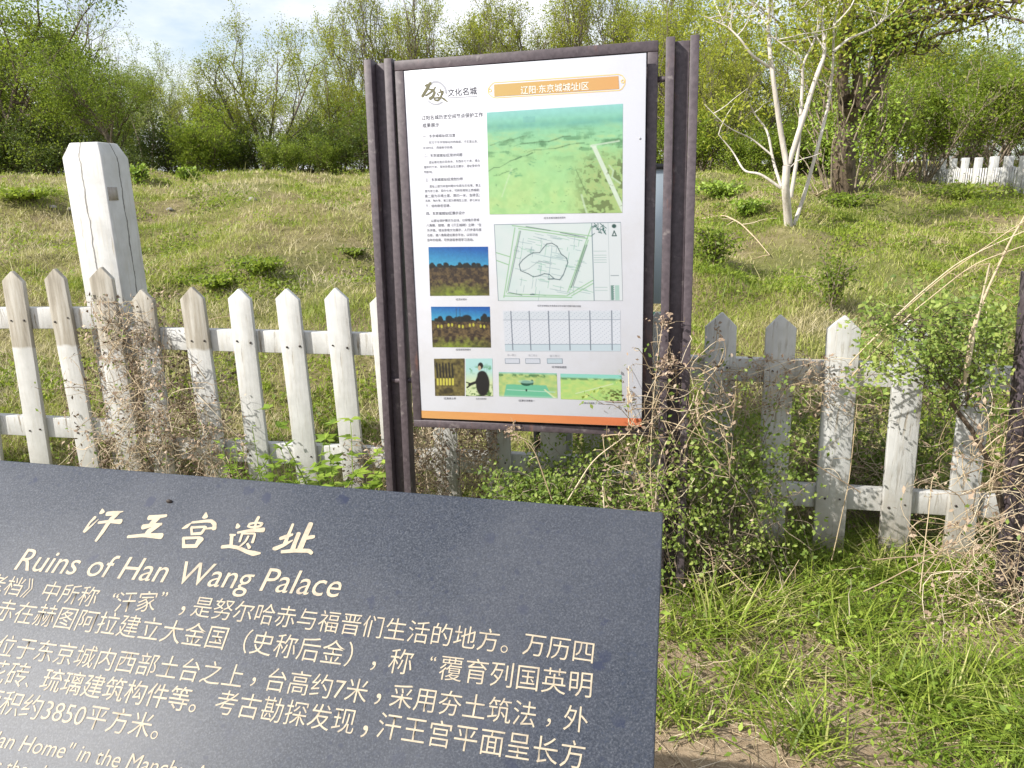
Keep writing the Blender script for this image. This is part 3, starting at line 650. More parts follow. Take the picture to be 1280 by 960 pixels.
def pic_aerial():
    rng = np.random.default_rng(1); h, w_ = 176, 216; Y, X = np.mgrid[0:h, 0:w_]; y = Y/h; x = X/w_; img = np.zeros((h, w_, 3))
    n = vnoise(h, w_, 8, rng, 5); n2 = vnoise(h, w_, 34, rng, 3); n3 = vnoise(h, w_, 16, rng, 4)
    st = np.repeat(vnoise(h, w_//4+2, 26, rng, 4), 4, 1)[:, :w_]; st = .6*st+.4*n3           # fields stretched by the low view
    img[:] = lerp(srgb(132, 212, 190), srgb(168, 226, 160), np.clip(y*2.4, 0, 1)); img[:] = lerp(img, srgb(188, 232, 158), np.clip((y-.35)*2+(n-.5)*1.2, 0, 1))
    put(img, np.clip(1-y/.13, 0, 1), srgb(158, 226, 222)); put(img, np.clip((.2-y)*16, 0, 1)*np.clip((y-.09)*16, 0, 1)*(.25+.6*n3), srgb(92, 172, 178))
    mid = np.clip(1-abs(y-.33)/.2, 0, 1)
    put(img, np.clip((st-.53)*9, 0, 1)*mid*.8, srgb(72, 134, 88)); put(img, np.clip((.46-st)*9, 0, 1)*mid*.5, srgb(200, 226, 150))
    put(img, np.clip((n3-.5)*7, 0, 1)*np.clip((y-.45)*4, 0, 1)*(x < .6)*.35, srgb(150, 214, 140)); put(img, np.clip((n-.52)*8, 0, 1)*np.clip((y-.6)*4, 0, 1)*.3, srgb(205, 228, 150))
    rt = np.clip((x-.60-.12*(n-.5))*6, 0, 1)*np.clip((y-.38)*6, 0, 1)
    put(img, rt*.45, srgb(150, 170, 88)); put(img, rt*np.clip((n2-.52)*12, 0, 1)*.75, srgb(92, 106, 54)); put(img, rt*np.clip((.45-n2)*10, 0, 1)*.35, srgb(205, 215, 140))
    for a, b, c in (((.0, .56), (.34, .40), .8), ((.02, .31), (.3, .23), .5), ((.2, .33), (.62, .27), .6), ((.3, .40), (.72, .33), .6), ((.04, .62), (.22, .55), .5)):
        q = [(a[0]+(b[0]-a[0])*t, a[1]+(b[1]-a[1])*t+rng.normal(0, .006)) for t in np.linspace(0, 1, 9)]
        for p_, q_ in zip(q[:-1], q[1:]): seg(img, p_, q_, rng.uniform(.001, .006), srgb(76, 122, 78), c)
    seg(img, (.79, .37), (1.0, .97), .015, srgb(222, 240, 220)); seg(img, (.775, .365), (.80, .37), .01, srgb(222, 240, 220)); path(img, [(.78, .36), (.88, .345), (.97, .33)], .006, srgb(205, 232, 205), .9); path(img, [(.90, .55), (.93, .60), (.92, .66), (.98, .72)], .006, srgb(200, 228, 190), .8)
    path(img, [(.66, .58), (.70, .70), (.74, .82)], .003, srgb(96, 132, 80), .7); path(img, [(.70, .82), (.72, .92), (.74, 1.)], .007, srgb(214, 238, 205), .6); path(img, [(.10, .82), (.14, .68), (.18, .55)], .005, srgb(210, 238, 195), .6)
    for i in range(46):
        a, b = rng.random(), .3+.65*rng.random()
        for q in range(3): blob(img, a+rng.normal(0, .008), b+rng.normal(0, .006), .004+.007*rng.random(), .003+.006*rng.random(), srgb(84, 142, 92) if a < .6 else srgb(96, 110, 56), .55, .8)
    for i in range(9): seg(img, (.28+i*.01, .115), (.28+i*.01, .06+.01*rng.random()), .002, srgb(112, 182, 190), .8)
    for cx, cy, rx in ((.22, .63, .05), (.34, .51, .035), (.62, .57, .03), (.19, .58, .04)):
        for q in range(9): blob(img, cx+rng.normal(0, rx*.5), cy+rng.normal(0, rx*.35), rx*.35, rx*.25, srgb(88, 164, 118), .5, .9)
    return np.clip(img*(.92+.16*n2[..., None]), 0, 1)
def pic_field(seed, sky_h, trees, low):
    rng = np.random.default_rng(seed); h, w_ = 90, 110; y, x = np.mgrid[0:h, 0:w_]; y = y/h; x = x/w_; img = np.zeros((h, w_, 3)); n = vnoise(h, w_, 14, rng); n2 = vnoise(h, w_, 40, rng, 2)
    img[:] = lerp(srgb(8, 95, 185), srgb(75, 185, 225), y/sky_h*.9+.25*(1-x)-.15)
    g = lerp(srgb(52, 38, 30), srgb(120, 100, 66), (n-.35)*2.2+(n2-.5)); put(g, np.clip((y-low)*3+(n-.5)*1.2, 0, 1)*np.clip(1.3-abs(x-.45)*2, 0, 1), srgb(140, 160, 50))
    img = np.where((y > sky_h)[..., None], g, img)
    
    put(img, np.clip(1-abs(y-sky_h)/.03, 0, 1), srgb(24, 36, 36))
    for i in range(34):
        a = rng.random(); q = trees*rng.uniform(.15, .9)*(1 if rng.random() > .3 else .4); c = srgb(*(rng.uniform(14, 34)*np.array([.8, 1.1, 1.])))
        for k_ in range(4): blob(img, a+rng.normal(0, .012), sky_h-q*rng.uniform(.1, .6), .022+q*.18, q*.45+.01, c, .95, .35)
    return np.clip(img*(.86+.28*n2[..., None]), 0, 1)
def pic_row():
    img = pic_field(4, .34, .14, .75); rng = np.random.default_rng(2)
    for i in range(16): blob(img, .05+i*.06, .46+.02*math.sin(i), .022, .05, srgb(205, 200, 70) if i % 3 else srgb(120, 100, 50), .9)
    for a in (.43, .49): seg(img, (a, .05), (a, .36), .004, srgb(40, 50, 60))
    blob(img, .30, .30, .07, .10, srgb(16, 26, 30)); blob(img, .60, .28, .10, .10, srgb(16, 26, 30)); blob(img, .9, .24, .05, .09, srgb(16, 26, 30)); return img
def pic_stakes():
    rng = np.random.default_rng(7); h, w_ = 70, 56; img = lerp(srgb(70, 62, 36), srgb(140, 128, 72), (vnoise(h, w_, 12, rng)-.25)*2)
    for i in range(6):
        a = .08+.10*i; seg(img, (a, .12+.03*(i % 2)), (a+.02, .50), .028, srgb(28, 28, 26)); seg(img, (a+.02, .54), (a+.02, .68), .032, srgb(222, 215, 90))
    blob(img, .45, .85, .2, .1, srgb(45, 38, 25), .8); return img
def pic_man():
    rng = np.random.default_rng(8); h, w_ = 84, 60; y = np.mgrid[0:h, 0:w_][0]/h; img = lerp(srgb(190, 235, 235), srgb(225, 240, 190), (y-.3)*3+.0*y)
    put(img, np.clip((vnoise(h, w_, 12, rng)-.5)*9, 0, 1)*np.clip(1-abs(y-.27)*6, 0, 1), srgb(110, 175, 130)); put(img, np.clip((vnoise(h, w_, 14, rng)-.55)*9, 0, 1)*np.clip((y-.6)*4, 0, 1), srgb(90, 130, 60))
    dk = srgb(22, 22, 26)
    blob(img, .55, .19, .11, .10, dk, 1, .2); blob(img, .51, .25, .065, .075, srgb(210, 190, 160), 1, .3)
    blob(img, .62, .66, .27, .36, dk, 1, .15); blob(img, .60, .43, .19, .12, dk, 1, .2); path(img, [(.50, .46), (.38, .62), (.14, .68)], .05, dk); path(img, [(.20, .68), (.05, .76)], .03, dk)
    seg(img, (.02, .62), (.2, .66), .02, srgb(30, 40, 40)); put(img, (y > .985)*1., dk); return img
def pic_plaza():
    rng = np.random.default_rng(3); h, w_ = 64, 104; y, x = np.mgrid[0:h, 0:w_]; y = y/h; img = lerp(srgb(150, 200, 130), srgb(215, 225, 140), vnoise(h, w_, 10, rng)*1.4-.2)
    put(img, np.clip(1-y/.1, 0, 1), srgb(150, 215, 205)); put(img, np.clip((vnoise(h, w_, 16, rng)-.45)*7, 0, 1)*np.clip(1-abs(y-.12)*9, 0, 1), srgb(80, 130, 80))
    for yy in np.linspace(.5, .98, 26): seg(img, (.14-.1*(yy-.5), yy), (.80+.2*(yy-.5), yy), .012, srgb(110, 200, 165), .8)
    seg(img, (.14, .70), (.95, .74), .008, srgb(190, 235, 215)); blob(img, .47, .42, .1, .12, srgb(30, 90, 70), 1, .15); blob(img, .57, .38, .03, .13, srgb(40, 95, 80)); blob(img, .47, .36, .16, .08, srgb(170, 220, 205), .6)
    blob(img, .47, .70, .02, .06, srgb(20, 60, 50)); seg(img, (.78, .66), (.95, .98), .014, srgb(220, 235, 190)); put(img, np.clip((y-.9)*9, 0, 1)*.6, srgb(225, 245, 235)); return img
def pic_meadow():
    rng = np.random.default_rng(6); h, w_ = 64, 106; y, x = np.mgrid[0:h, 0:w_]; y = y/h; x = x/w_; img = lerp(srgb(165, 220, 130), srgb(205, 228, 135), vnoise(h, w_, 12, rng)*1.5-.2)
    put(img, np.clip((.2-y)*12, 0, 1), srgb(150, 222, 208)); put(img, np.clip((vnoise(h, w_, 12, rng)-.35)*7, 0, 1)*np.clip(1-abs(y-.19)*14, 0, 1), srgb(85, 140, 95))
    seg(img, (.25, .75), (.85, .34), .010, srgb(225, 240, 200), .8); put(img, np.clip((vnoise(h, w_, 26, rng, 2)-.45)*10, 0, 1)*np.clip((x-.6)*5, 0, 1)*np.clip((y-.45)*5, 0, 1), srgb(95, 105, 45)); return img
def pic_map():
    h, w_ = 168, 270; rng = np.random.default_rng(12); img = np.zeros((h, w_, 3)); img[:] = srgb(226, 238, 240); gr = srgb(150, 200, 150); dk = srgb(60, 90, 100); lg = srgb(170, 195, 200)
    y, x = np.mgrid[0:h, 0:w_]; y = y/h; x = x/w_
    put(img, np.clip(vnoise(h, w_, 6, rng)*2-.8, 0, 1)*.5*(x < .77), srgb(205, 232, 230))
    for i in range(110):
        a, b = rng.uniform(.15, .68), rng.uniform(.12, .9); d = rng.uniform(.02, .12); t = rng.choice([.25, 1.75, .2])
        seg(img, (a, b), (a+d*math.cos(t), b+d*math.sin(t)*1.5), .0016, srgb(140, 170, 178) if i % 3 else srgb(120, 185, 155), .95)
    for a, b in (((.17, .05), (.05, .95)), ((.205, .09), (.075, .88)), ((.15, .02), (.77, .17)), ((.2, .06), (.74, .20)), ((.78, .02), (.57, .88)), ((.745, .22), (.595, .83)), ((.05, .93), (.6, .95)), ((.08, .90), (.55, .93)), ((.56, .93), (.77, .73)), ((.6, .93), (.77, .77)), ((.0, .36), (.12, .42)), ((.0, .46), (.1, .52))):
        seg(img, a, b, .004, gr, .9)
    for a, b in (((.215, .09), (.09, .86)), ((.26, .035), (.45, .09)), ((.53, .12), (.72, .18)), ((.72, .28), (.60, .82)), ((.735, .28), (.615, .8)), ((.09, .88), (.2, .92))): seg(img, a, b, .003, dk, .8)
    c = [(.20, .60), (.19, .52), (.22, .46), (.27, .40), (.31, .37), (.36, .37), (.39, .31), (.42, .26), (.46, .25), (.50, .29), (.53, .39), (.57, .44), (.58, .50), (.56, .58), (.54, .66), (.51, .72), (.47, .71), (.43, .65), (.39, .64), (.34, .67), (.30, .68), (.26, .64), (.20, .60)]
    path(img, c, .0035, dk, .9); path(img, [(.22, .60), (.27, .57), (.35, .48), (.45, .52)], .002, dk, .6); path(img, [(.31, .38), (.57, .48)], .002, lg); path(img, [(.46, .28), (.43, .64)], .002, lg)
    put(img, (abs(x-.775) < .003)*1., srgb(140, 160, 170)); put(img, (x > .779)*1., srgb(228, 236, 242)); put(img, (abs(x-.90) < .002)*.6, srgb(150, 170, 175))
    for yy in (.36, .41, .44, .47, .5, .82, .86): seg(img, (.785, yy), (.88, yy), .0015, srgb(140, 180, 170))
    for i in range(26): a, b = rng.uniform(.79, .88), rng.uniform(.02, .14); seg(img, (a, b), (a+rng.uniform(-.03, .03), b+rng.uniform(-.05, .05)), .003, srgb(50, 105, 100))
    blob(img, .945, .05, .02, .03, srgb(40, 85, 80)); path(img, [(.945, .11), (.93, .17), (.96, .17), (.945, .11)], .004, srgb(40, 85, 80))
    for i in range(16): seg(img, (.91, .80+i*.012), (.925 if i % 2 else .93, .80+i*.012), .003, srgb(50, 120, 105)); seg(img, (.94, .80+i*.012), (.97, .80+i*.012), .002, srgb(120, 190, 165))
    seg(img, (.91, .67), (.97, .67), .002, dk); seg(img, (.42, .71), (.46, .71), .004, dk); seg(img, (.27, .91), (.30, .91), .004, dk)
    e = (x < .006)|(x > .994)|(y < .009)|(y > .991); put(img, e*1., srgb(150, 165, 175)); return img
def pic_section():
    h, w_ = 110, 260; y, x = np.mgrid[0:h, 0:w_]; yy = y/h; xx = x/w_; img = np.zeros((h, w_, 3)); img[:] = srgb(228, 234, 246)
    put(img, ((yy > .02)&(yy < .2)&(xx > .01))*.35, srgb(205, 218, 228)); put(img, (((x//2+2*(y//4)) % 6 == 0)&(y % 4 == 0)&(yy < .82)&(xx > .01))*.9, srgb(130, 145, 165)); put(img, ((yy > .82))*.8, srgb(200, 220, 232))
    for a in (.07, .23, .395, .57, .745, .925): seg(img, (a, .0), (a, .96), .0045, srgb(125, 135, 150))
    for b in (.22, .82): seg(img, (0, b), (1, b), .003, srgb(130, 145, 160), .9)
    return img
def pic_legend(k):
    h, w_ = 16, 46; y, x = np.mgrid[0:h, 0:w_]; img = np.zeros((h, w_, 3)); img[:] = srgb(224, 230, 244) if k < 2 else srgb(205, 222, 235)
    put(img, ((x+3*y) % 7 == 0)*.7, srgb(120, 135, 155)); put(img, ((y < 2)|(y > h-3)|(x < 2)|(x > w_-3))*.9, srgb(140, 155, 170)); return img
def picture(parent, name, img, corners, lift, label=None):
    h, w_ = img.shape[:2]; TL, TR, BR, BL = [sp2(*c)+PN*lift for c in corners]; t = np.linspace(0, 1, w_)[None, :, None]; s = np.linspace(0, 1, h)[:, None, None]
    V = (TL*(1-t)+TR*t)*(1-s)+(BL*(1-t)+BR*t)*s; c0 = (TL+BR)/2
    i = np.arange(h-1)[:, None]*w_; j = np.arange(w_-1)[None]
    g = Geo(); g.add(V.reshape(-1, 3)-c0, np.stack([i+j, i+w_+j, i+w_+j+1, i+j+1], -1).reshape(-1, 4)); o = g.build(name, M_PRINT); o.location = Vector(c0)
    at_ = o.data.attributes.new('print', 'FLOAT_COLOR', 'POINT'); at_.data.foreach_set('color', np.concatenate([np.clip(img, 0, 1), np.ones((h, w_, 1))], -1).ravel().astype(np.float32))
    if label: o['label'] = label
    adopt_deep(parent, o); return o
# panel plane: sits level with the frame at its left edge, stands proud at its right edge
_a, _b, _c = sp(503, 85, -.004), sp(525, 525, -.004), sp(808, 64, .030)
PN = nrm(np.cross(_c-_a, _a-_b)); PN = PN if np.dot(PN, SN) > 0 else -PN
def sp2(px, py): return on_plane(px, py, _a, PN)

def bar(g, A, B, wid, dep, n, off=0.):
    """square tube from A to B, wid across, dep deep, front face off above the plane"""
    u = nrm(B-A); v = np.cross(n, u); g.box((A+B)/2+n*(off-dep/2), (B-A)/2, v*wid/2, n*dep/2)
def sign():
    base = sp(668, 640); root = empty('information_sign', (base[0], base[1], float(gz(base[0], base[1]))), 'large white information board on two brown steel posts in front of the picket fence', 'sign')
    # frame
    g = Geo(); TL, TR, BR, BL = sp(492, 76), sp(823, 50), sp(813, 546), sp(517, 533.5); w_ = .034
    du = nrm(TR-TL); dd = nrm(BL-TL); du2 = nrm(BR-BL); dd2 = nrm(BR-TR)
    bar(g, TL+dd*w_/2, TR+dd2*w_/2, w_, .04, SN); bar(g, BL-dd*.0145, BR-dd2*.0145, .029, .04, SN)
    bar(g, TL+du*w_/2+dd*w_*1.001, BL+du2*w_/2-dd*.0291, w_, .0396, SN, -.0003); bar(g, TR-du*w_/2+dd2*w_*1.001, BR-du2*w_/2-dd2*.0291, w_, .0396, SN, -.0003)
    f = g.build('frame', M_METAL); adopt(root, f); bevel(f, .0025)
    # back plate
    g = Geo(); c = [p-SN*.034 for p in (sp(500, 84), sp(815, 60), sp(806, 535), sp(522, 523))]; k = [p-SN*.004 for p in c]
    g.add(c+k, [[0, 3, 2, 1], [4, 5, 6, 7]]+[[i, (i+1) % 4, (i+1) % 4+4, i+4] for i in range(4)]); adopt(root, g.build('back_plate', M_METAL))
    # brackets
    for A, B in (((480, 119), (497, 118)), ((488, 477), (519, 477)), ((818, 98), (843, 97)), ((812, 470), (842, 470))):
        g = Geo(); bar(g, sp(*A), sp(*B), .016, .02, SN, -.012); o = g.build('bracket', M_METAL); adopt(root, o)
    # posts: two tubes with a recessed web between
    for A, B in (((472.5, 74), (500, 625)), ((853.5, 45), (838, 690))):
        T = sp(*A); Bm = sp(*B); ax = nrm(T-Bm); foot = Bm-ax*((Bm[2]-float(gz(Bm[0], Bm[1]))+.12)/ax[2]); s = np.cross(SN, ax); s = s if np.dot(s, SU) > 0 else -s
        c0 = foot; hl = np.linalg.norm(T-foot)/2; g = Geo(); c = ax*hl
        for x in (-.0385, .0385): g.box(c+s*x-SN*.02, s*.0145, SN*.028, ax*hl)
        g.box(c-SN*.032-ax*.004, s*.0236, SN*.004, ax*(hl-.004))
        o = g.build('post', M_METAL); o.location = Vector(c0); adopt(root, o); bevel(o, .002)
    # the printed sheet
    c = [sp2(503.4, 88.6), sp2(808, 66), sp2(802, 533.5), sp2(525.3, 522.6)]; k = [p-PN*.007 for p in c]; g = Geo(); c0 = sum(c)/4
    g.add([p-c0 for p in c+k], [[0, 3, 2, 1], [4, 5, 6, 7]]+[[i, (i+1) % 4, (i+1) % 4+4, i+4] for i in range(4)]); p = g.build('panel', M_SHEET); p.location = Vector(c0); adopt(root, p); bevel(p, .0015)
    T_ = lambda body, a, b, m=M_INK, **kw: text_on(p, 'lettering', body, sp2(*a), sp2(*b), PN, m, .0009, **kw)
    P_ = lambda name, img, cs, label=None: picture(p, name, img, cs, .0007, label)
    P_('photo_print', pic_aerial(), [(608.5, 140.7), (778.6, 129.7), (778, 266), (612, 268)], 'greenish aerial view print with a pale road')
    P_('photo_print', pic_field(3, .40, .10, .72), [(535.6, 308.8), (610, 308.3), (611.7, 369.4), (537.7, 369.8)], 'print of a brown field under a deep blue sky')
    P_('photo_print', pic_row(), [(538.8, 383.3), (612.3, 383.3), (613.8, 434.4), (540.8, 434)], 'print of a field with a row of yellow markers')
    P_('photo_print', pic_stakes(), [(542.5, 448.3), (580.8, 448), (581, 494.8), (544, 494.8)], 'print of dark stakes with yellow feet')
    P_('photo_print', pic_man(), [(581.9, 448.3), (615.4, 448), (616.3, 495.4), (582.5, 495)], 'print of a person in a dark coat')
    P_('photo_print', pic_plaza(), [(623.4, 465), (696, 466.5), (697, 498), (624, 495.4)], 'greenish print of a stepped plaza')
    P_('photo_print', pic_meadow(), [(700.5, 467), (777, 468.7), (777.7, 501.4), (701, 498.8)], 'greenish print of a meadow with shrubs')
    P_('map_print', pic_map(), [(617.4, 280.4), (776, 277.4), (778.5, 376), (622.6, 376)]); P_('section_print', pic_section(), [(628.6, 388.6), (775.5, 388), (776, 439), (631.5, 439)])
    for k_, (a, b) in enumerate(((631, 649.5), (656.5, 675), (683.5, 703))): P_('legend_print', pic_legend(k_), [(a, 448), (b, 448), (b+.4, 454.5), (a+.4, 454.5)])
    T_('第一层土', (634, 443.7), (645, 443.7), M_INKG); T_('第二层土', (660.5, 444), (671.5, 444), M_INKG); T_('第三层土', (687, 444.7), (700, 444.7), M_INKG)
    # orange foot band
    h, w__ = 8, 60; x = np.linspace(0, 1, w__); band = np.repeat(lerp(srgb(246, 186, 112), srgb(236, 128, 84), x)[None], h, 0); band = band*(.93+.12*vnoise(h, w__, 14, np.random.default_rng(2))[..., None])
    P_('orange_band', band, [(525.0, 513), (802.2, 523), (801.7, 533), (525.6, 522.3)])
    # banner
    x = np.linspace(0, 1, 40); P_('banner', np.repeat(lerp(srgb(232, 196, 118), srgb(240, 182, 112), x)[None], 6, 0), [(617.5, 105.6), (773, 95), (774, 111.2), (618, 120.8)])
    text_on(p, 'lettering', '辽阳·东京城城址Ⅰ区', sp2(651, 113), sp2(736, 107), PN, M_INKW, .0014, bold=.004)
    ln = lambda *pts: [(a, b, 5) for a, b in pts]
    orn = [[(a, b, 4.5) for a, b in q] for q in ([(85, 112), (830, 62)], [(95, 203), (835, 158)], [(85, 112), (70, 122), (48, 150), (52, 178), (75, 198), (95, 203)], [(830, 62), (852, 68), (872, 95), (868, 125), (850, 150), (835, 158)])]
    import itertools
    ring = lambda cx, cy, r: [(cx+r*math.cos(t), cy+r*math.sin(t), 4.5) for t in np.linspace(0, 6.28, 14)]
    brush(p, 'banner_outline', orn+[ring(60, 158, 9), ring(857, 104, 9)], 600, 80, 4.8, sp2, PN, m_plain('ochre_ink', (.62, .40, .14), .5), .0006)
    # logo
    arc = [(395+205*math.cos(t), 340+225*math.sin(t), 38 if t < 0 else 26) for t in np.linspace(-2.0, .05, 16)]; arc2 = [(395+205*math.cos(t), 340+225*math.sin(t), 26) for t in np.linspace(.9, 2.4, 12)]
    brush(p, 'logo_ring', [arc, arc2], 520, 95, 16, sp2, PN, M_INKG, .0006)
    brush(p, 'logo_lettering', [[(290, 130, 40), (230, 240, 58), (125, 410, 50)], [(185, 195, 34), (300, 150, 44)], [(390, 215, 20), (350, 280, 30), (290, 330, 34), (190, 395, 26)], [(255, 262, 24), (345, 280, 40), (372, 330, 46), (335, 415, 50), (275, 455, 56)],
        [(480, 265, 22), (520, 340, 32), (495, 425, 34), (440, 490, 34), (375, 480, 28), (365, 445, 24)], [(425, 350, 28), (452, 392, 22)], [(450, 330, 18), (545, 300, 24), (530, 370, 20)], [(365, 440, 22), (500, 425, 24), (560, 460, 36), (630, 515, 16)]], 520, 95, 16, sp2, PN, M_INKO, .0009)
    T_('文化名城', (559.5, 116), (596, 113), bold=.004); brush(p, 'logo_underline', [[(650, 435, 16), (1220, 405, 16)]], 520, 95, 16, sp2, PN, M_INKG, .0006)
    T_('辽阳名城历史空间节点保护工作', (527, 147.5), (603.4, 143)); T_('成果展示', (528, 157), (549, 156))
    for body, a, b in (('一、东京城城址Ⅰ区位置', (528.5, 170.3), (569, 169)), ('二、东京城城址Ⅰ区现状问题', (530, 194.7), (578, 193.3)), ('三、东京城城址Ⅰ区规划分析', (531.7, 225), (578.7, 223.3)), ('四、东京城城址Ⅰ区展示设计', (533, 267), (581, 266))):
        T_(body, a, b, bold=.003)
    for body, a, b in (
        ('Ⅰ区位于东京城城址的西南部，汗王宫以东，', (536, 178), (597.5, 176.7)), ('北邻村庄，西接新华街巷。', (528.7, 185), (566.7, 184)),
        ('遗址南北宽近百余米，东西长七十米，墙土', (536, 203), (600, 200.5)), ('面积约千米，现状杂草丛生无展示，遗址受农作', (530, 209), (600, 207)), ('物影响。', (530, 215), (541, 215)),
        ('遗址上层为宋金时期文化层与文化堆，黄土', (536.7, 233), (601, 231.5)), ('层为夯土层，厚约七米，可辨夯窝和土质细层；', (531, 239), (600, 237.5)), ('第二层为灰褐土层，厚约一米，含砖瓦；', (531, 245.3), (600, 243.8)), ('瓦砾、陶片等，第三层为黄褐生土层，厚七米以', (531.7, 251), (600, 250)), ('下，结构致密坚硬。', (532, 257.5), (563, 257)),
        ('以原址保护展示为主线，以绿植示意城', (539, 276), (599, 274.7)), ('八角殿、鼓楼，建《汗王城碑》立碑：”在', (533, 281.7), (601.7, 281)), ('外环路，增设景墙文化展示，人行步道与座', (534, 288), (601.7, 287)), ('石板，建八角殿遗址展示平台，以标识出', (534, 294), (597, 293.3)), ('当年的格局，可供游客参观学习活动。', (534, 300), (592, 299.5)),
        ('Ⅰ区东京城鸟瞰现状照片', (680, 272.5), (707, 272)), ('Ⅰ区东京城城址文物遗存分布与保护范围平面示意图', (672, 382), (726, 382.7)), ('Ⅰ区现状照片', (570, 374.2), (583.5, 374.2)), ('Ⅰ区勘探现场照片', (570, 437), (588.7, 437)), ('Ⅰ区勘探土样', (555, 498), (570, 498)), ('现场考察调研', (595, 498.5), (608, 498.5)),
        ('Ⅰ区地层剖面图', (690, 458.6), (708, 459)), ('Ⅰ区展示效果图一', (648.6, 500.6), (668.6, 501)), ('Ⅰ区展示效果图二（远景）', (727, 503.6), (754, 504.3))):
        T_(body, a, b)
    g = Geo(); n_ = sp2(800, 173); a = np.arange(8)*math.pi/4; s_ = np.cross(PN, UP)
    ring_ = [.0035*(math.cos(q)*s_+math.sin(q)*UP)+PN*.002 for q in a]; back = [r-PN*.003 for r in ring_]
    g.add(ring_+back, [[0, 1, 2, 3], [0, 3, 4, 7], [4, 5, 6, 7]]+[[i, i+8, (i+1) % 8+8, (i+1) % 8] for i in range(8)]); o = g.build('screw', M_INKG); o.location = Vector(n_); adopt_deep(p, o)
sign()

# ---- second board behind the fence
def back_board():
    Y = 3.75; tr = at(863, 204, Y); x1 = tr[0]; z1 = tr[2]; x0 = x1-.78; z0 = z1-.95; zg = float(gz((x0+x1)/2, Y))
    root = empty('notice_board', ((x0+x1)/2, Y, zg), 'pale grey dark framed board half hidden behind the right post of the large sign', 'sign'); g = Geo(); dk = m_plain('black_steel', (.02, .02, .024), .5)
    cx = (x0+x1)/2
    for c, a, b in (((cx, Y, z1-.0125), (.39, 0, 0), (0, 0, .0125)), ((cx, Y, z0+.0125), (.39, 0, 0), (0, 0, .0125)), ((x0+.01, Y, (z0+z1)/2), (.01, 0, 0), (0, 0, .4495)), ((x1-.01, Y, (z0+z1)/2), (.01, 0, 0), (0, 0, .4495))):
        g.box(c, a, (0, .02, 0), b)
    adopt(root, g.build('frame', dk)); g = Geo(); g.box((cx, Y-.002, (z0+z1)/2+.12), (.369, 0, 0), (0, .006, 0), (0, 0, .33)); adopt(root, g.build('panel', m_plain('pale_blue_grey_board', (.36, .42, .47), .35)))
    g = Geo(); g.box((cx, Y-.002, z0+.125), (.369, 0, 0), (0, .006, 0), (0, 0, .098)); adopt(root, g.build('lower_panel', m_plain('dull_green_board', (.05, .14, .10), .5)))
    for x in (x0+.03, x1-.03):
        g = Geo(); g.box((x, Y+.045, (zg+z0+.3)/2-.05), (.02, 0, 0), (0, .02, 0), (0, 0, (z0+.3-zg)/2+.05)); adopt(root, g.build('leg', dk))
back_board()
def edge_post():
    A = at(1302, 340, 2.52); Bm = on_plane(1272, 660, A, nrm((-.1, -1, 0))); g = Geo(); ax = nrm(A-Bm); z = float(gz(Bm[0], Bm[1])); foot = Bm-ax*((Bm[2]-z+.1)/ax[2]); T = A; hl = np.linalg.norm(T-foot)/2; s = np.array([.985, -.17, 0]); f = np.cross(s, ax)
    for x in (-.0385, .0385): g.box(ax*hl+s*x, s*.0145, f*.028, ax*hl)
    g.box(ax*(hl-.004)+f*.012, s*.0236, f*.004, ax*(hl-.004))
    o = g.build('steel_post', M_METAL); o.location = Vector(foot); bevel(o, .002); tag(o, 'brown steel post at the right edge wrapped in dry vines', 'post')
edge_post()

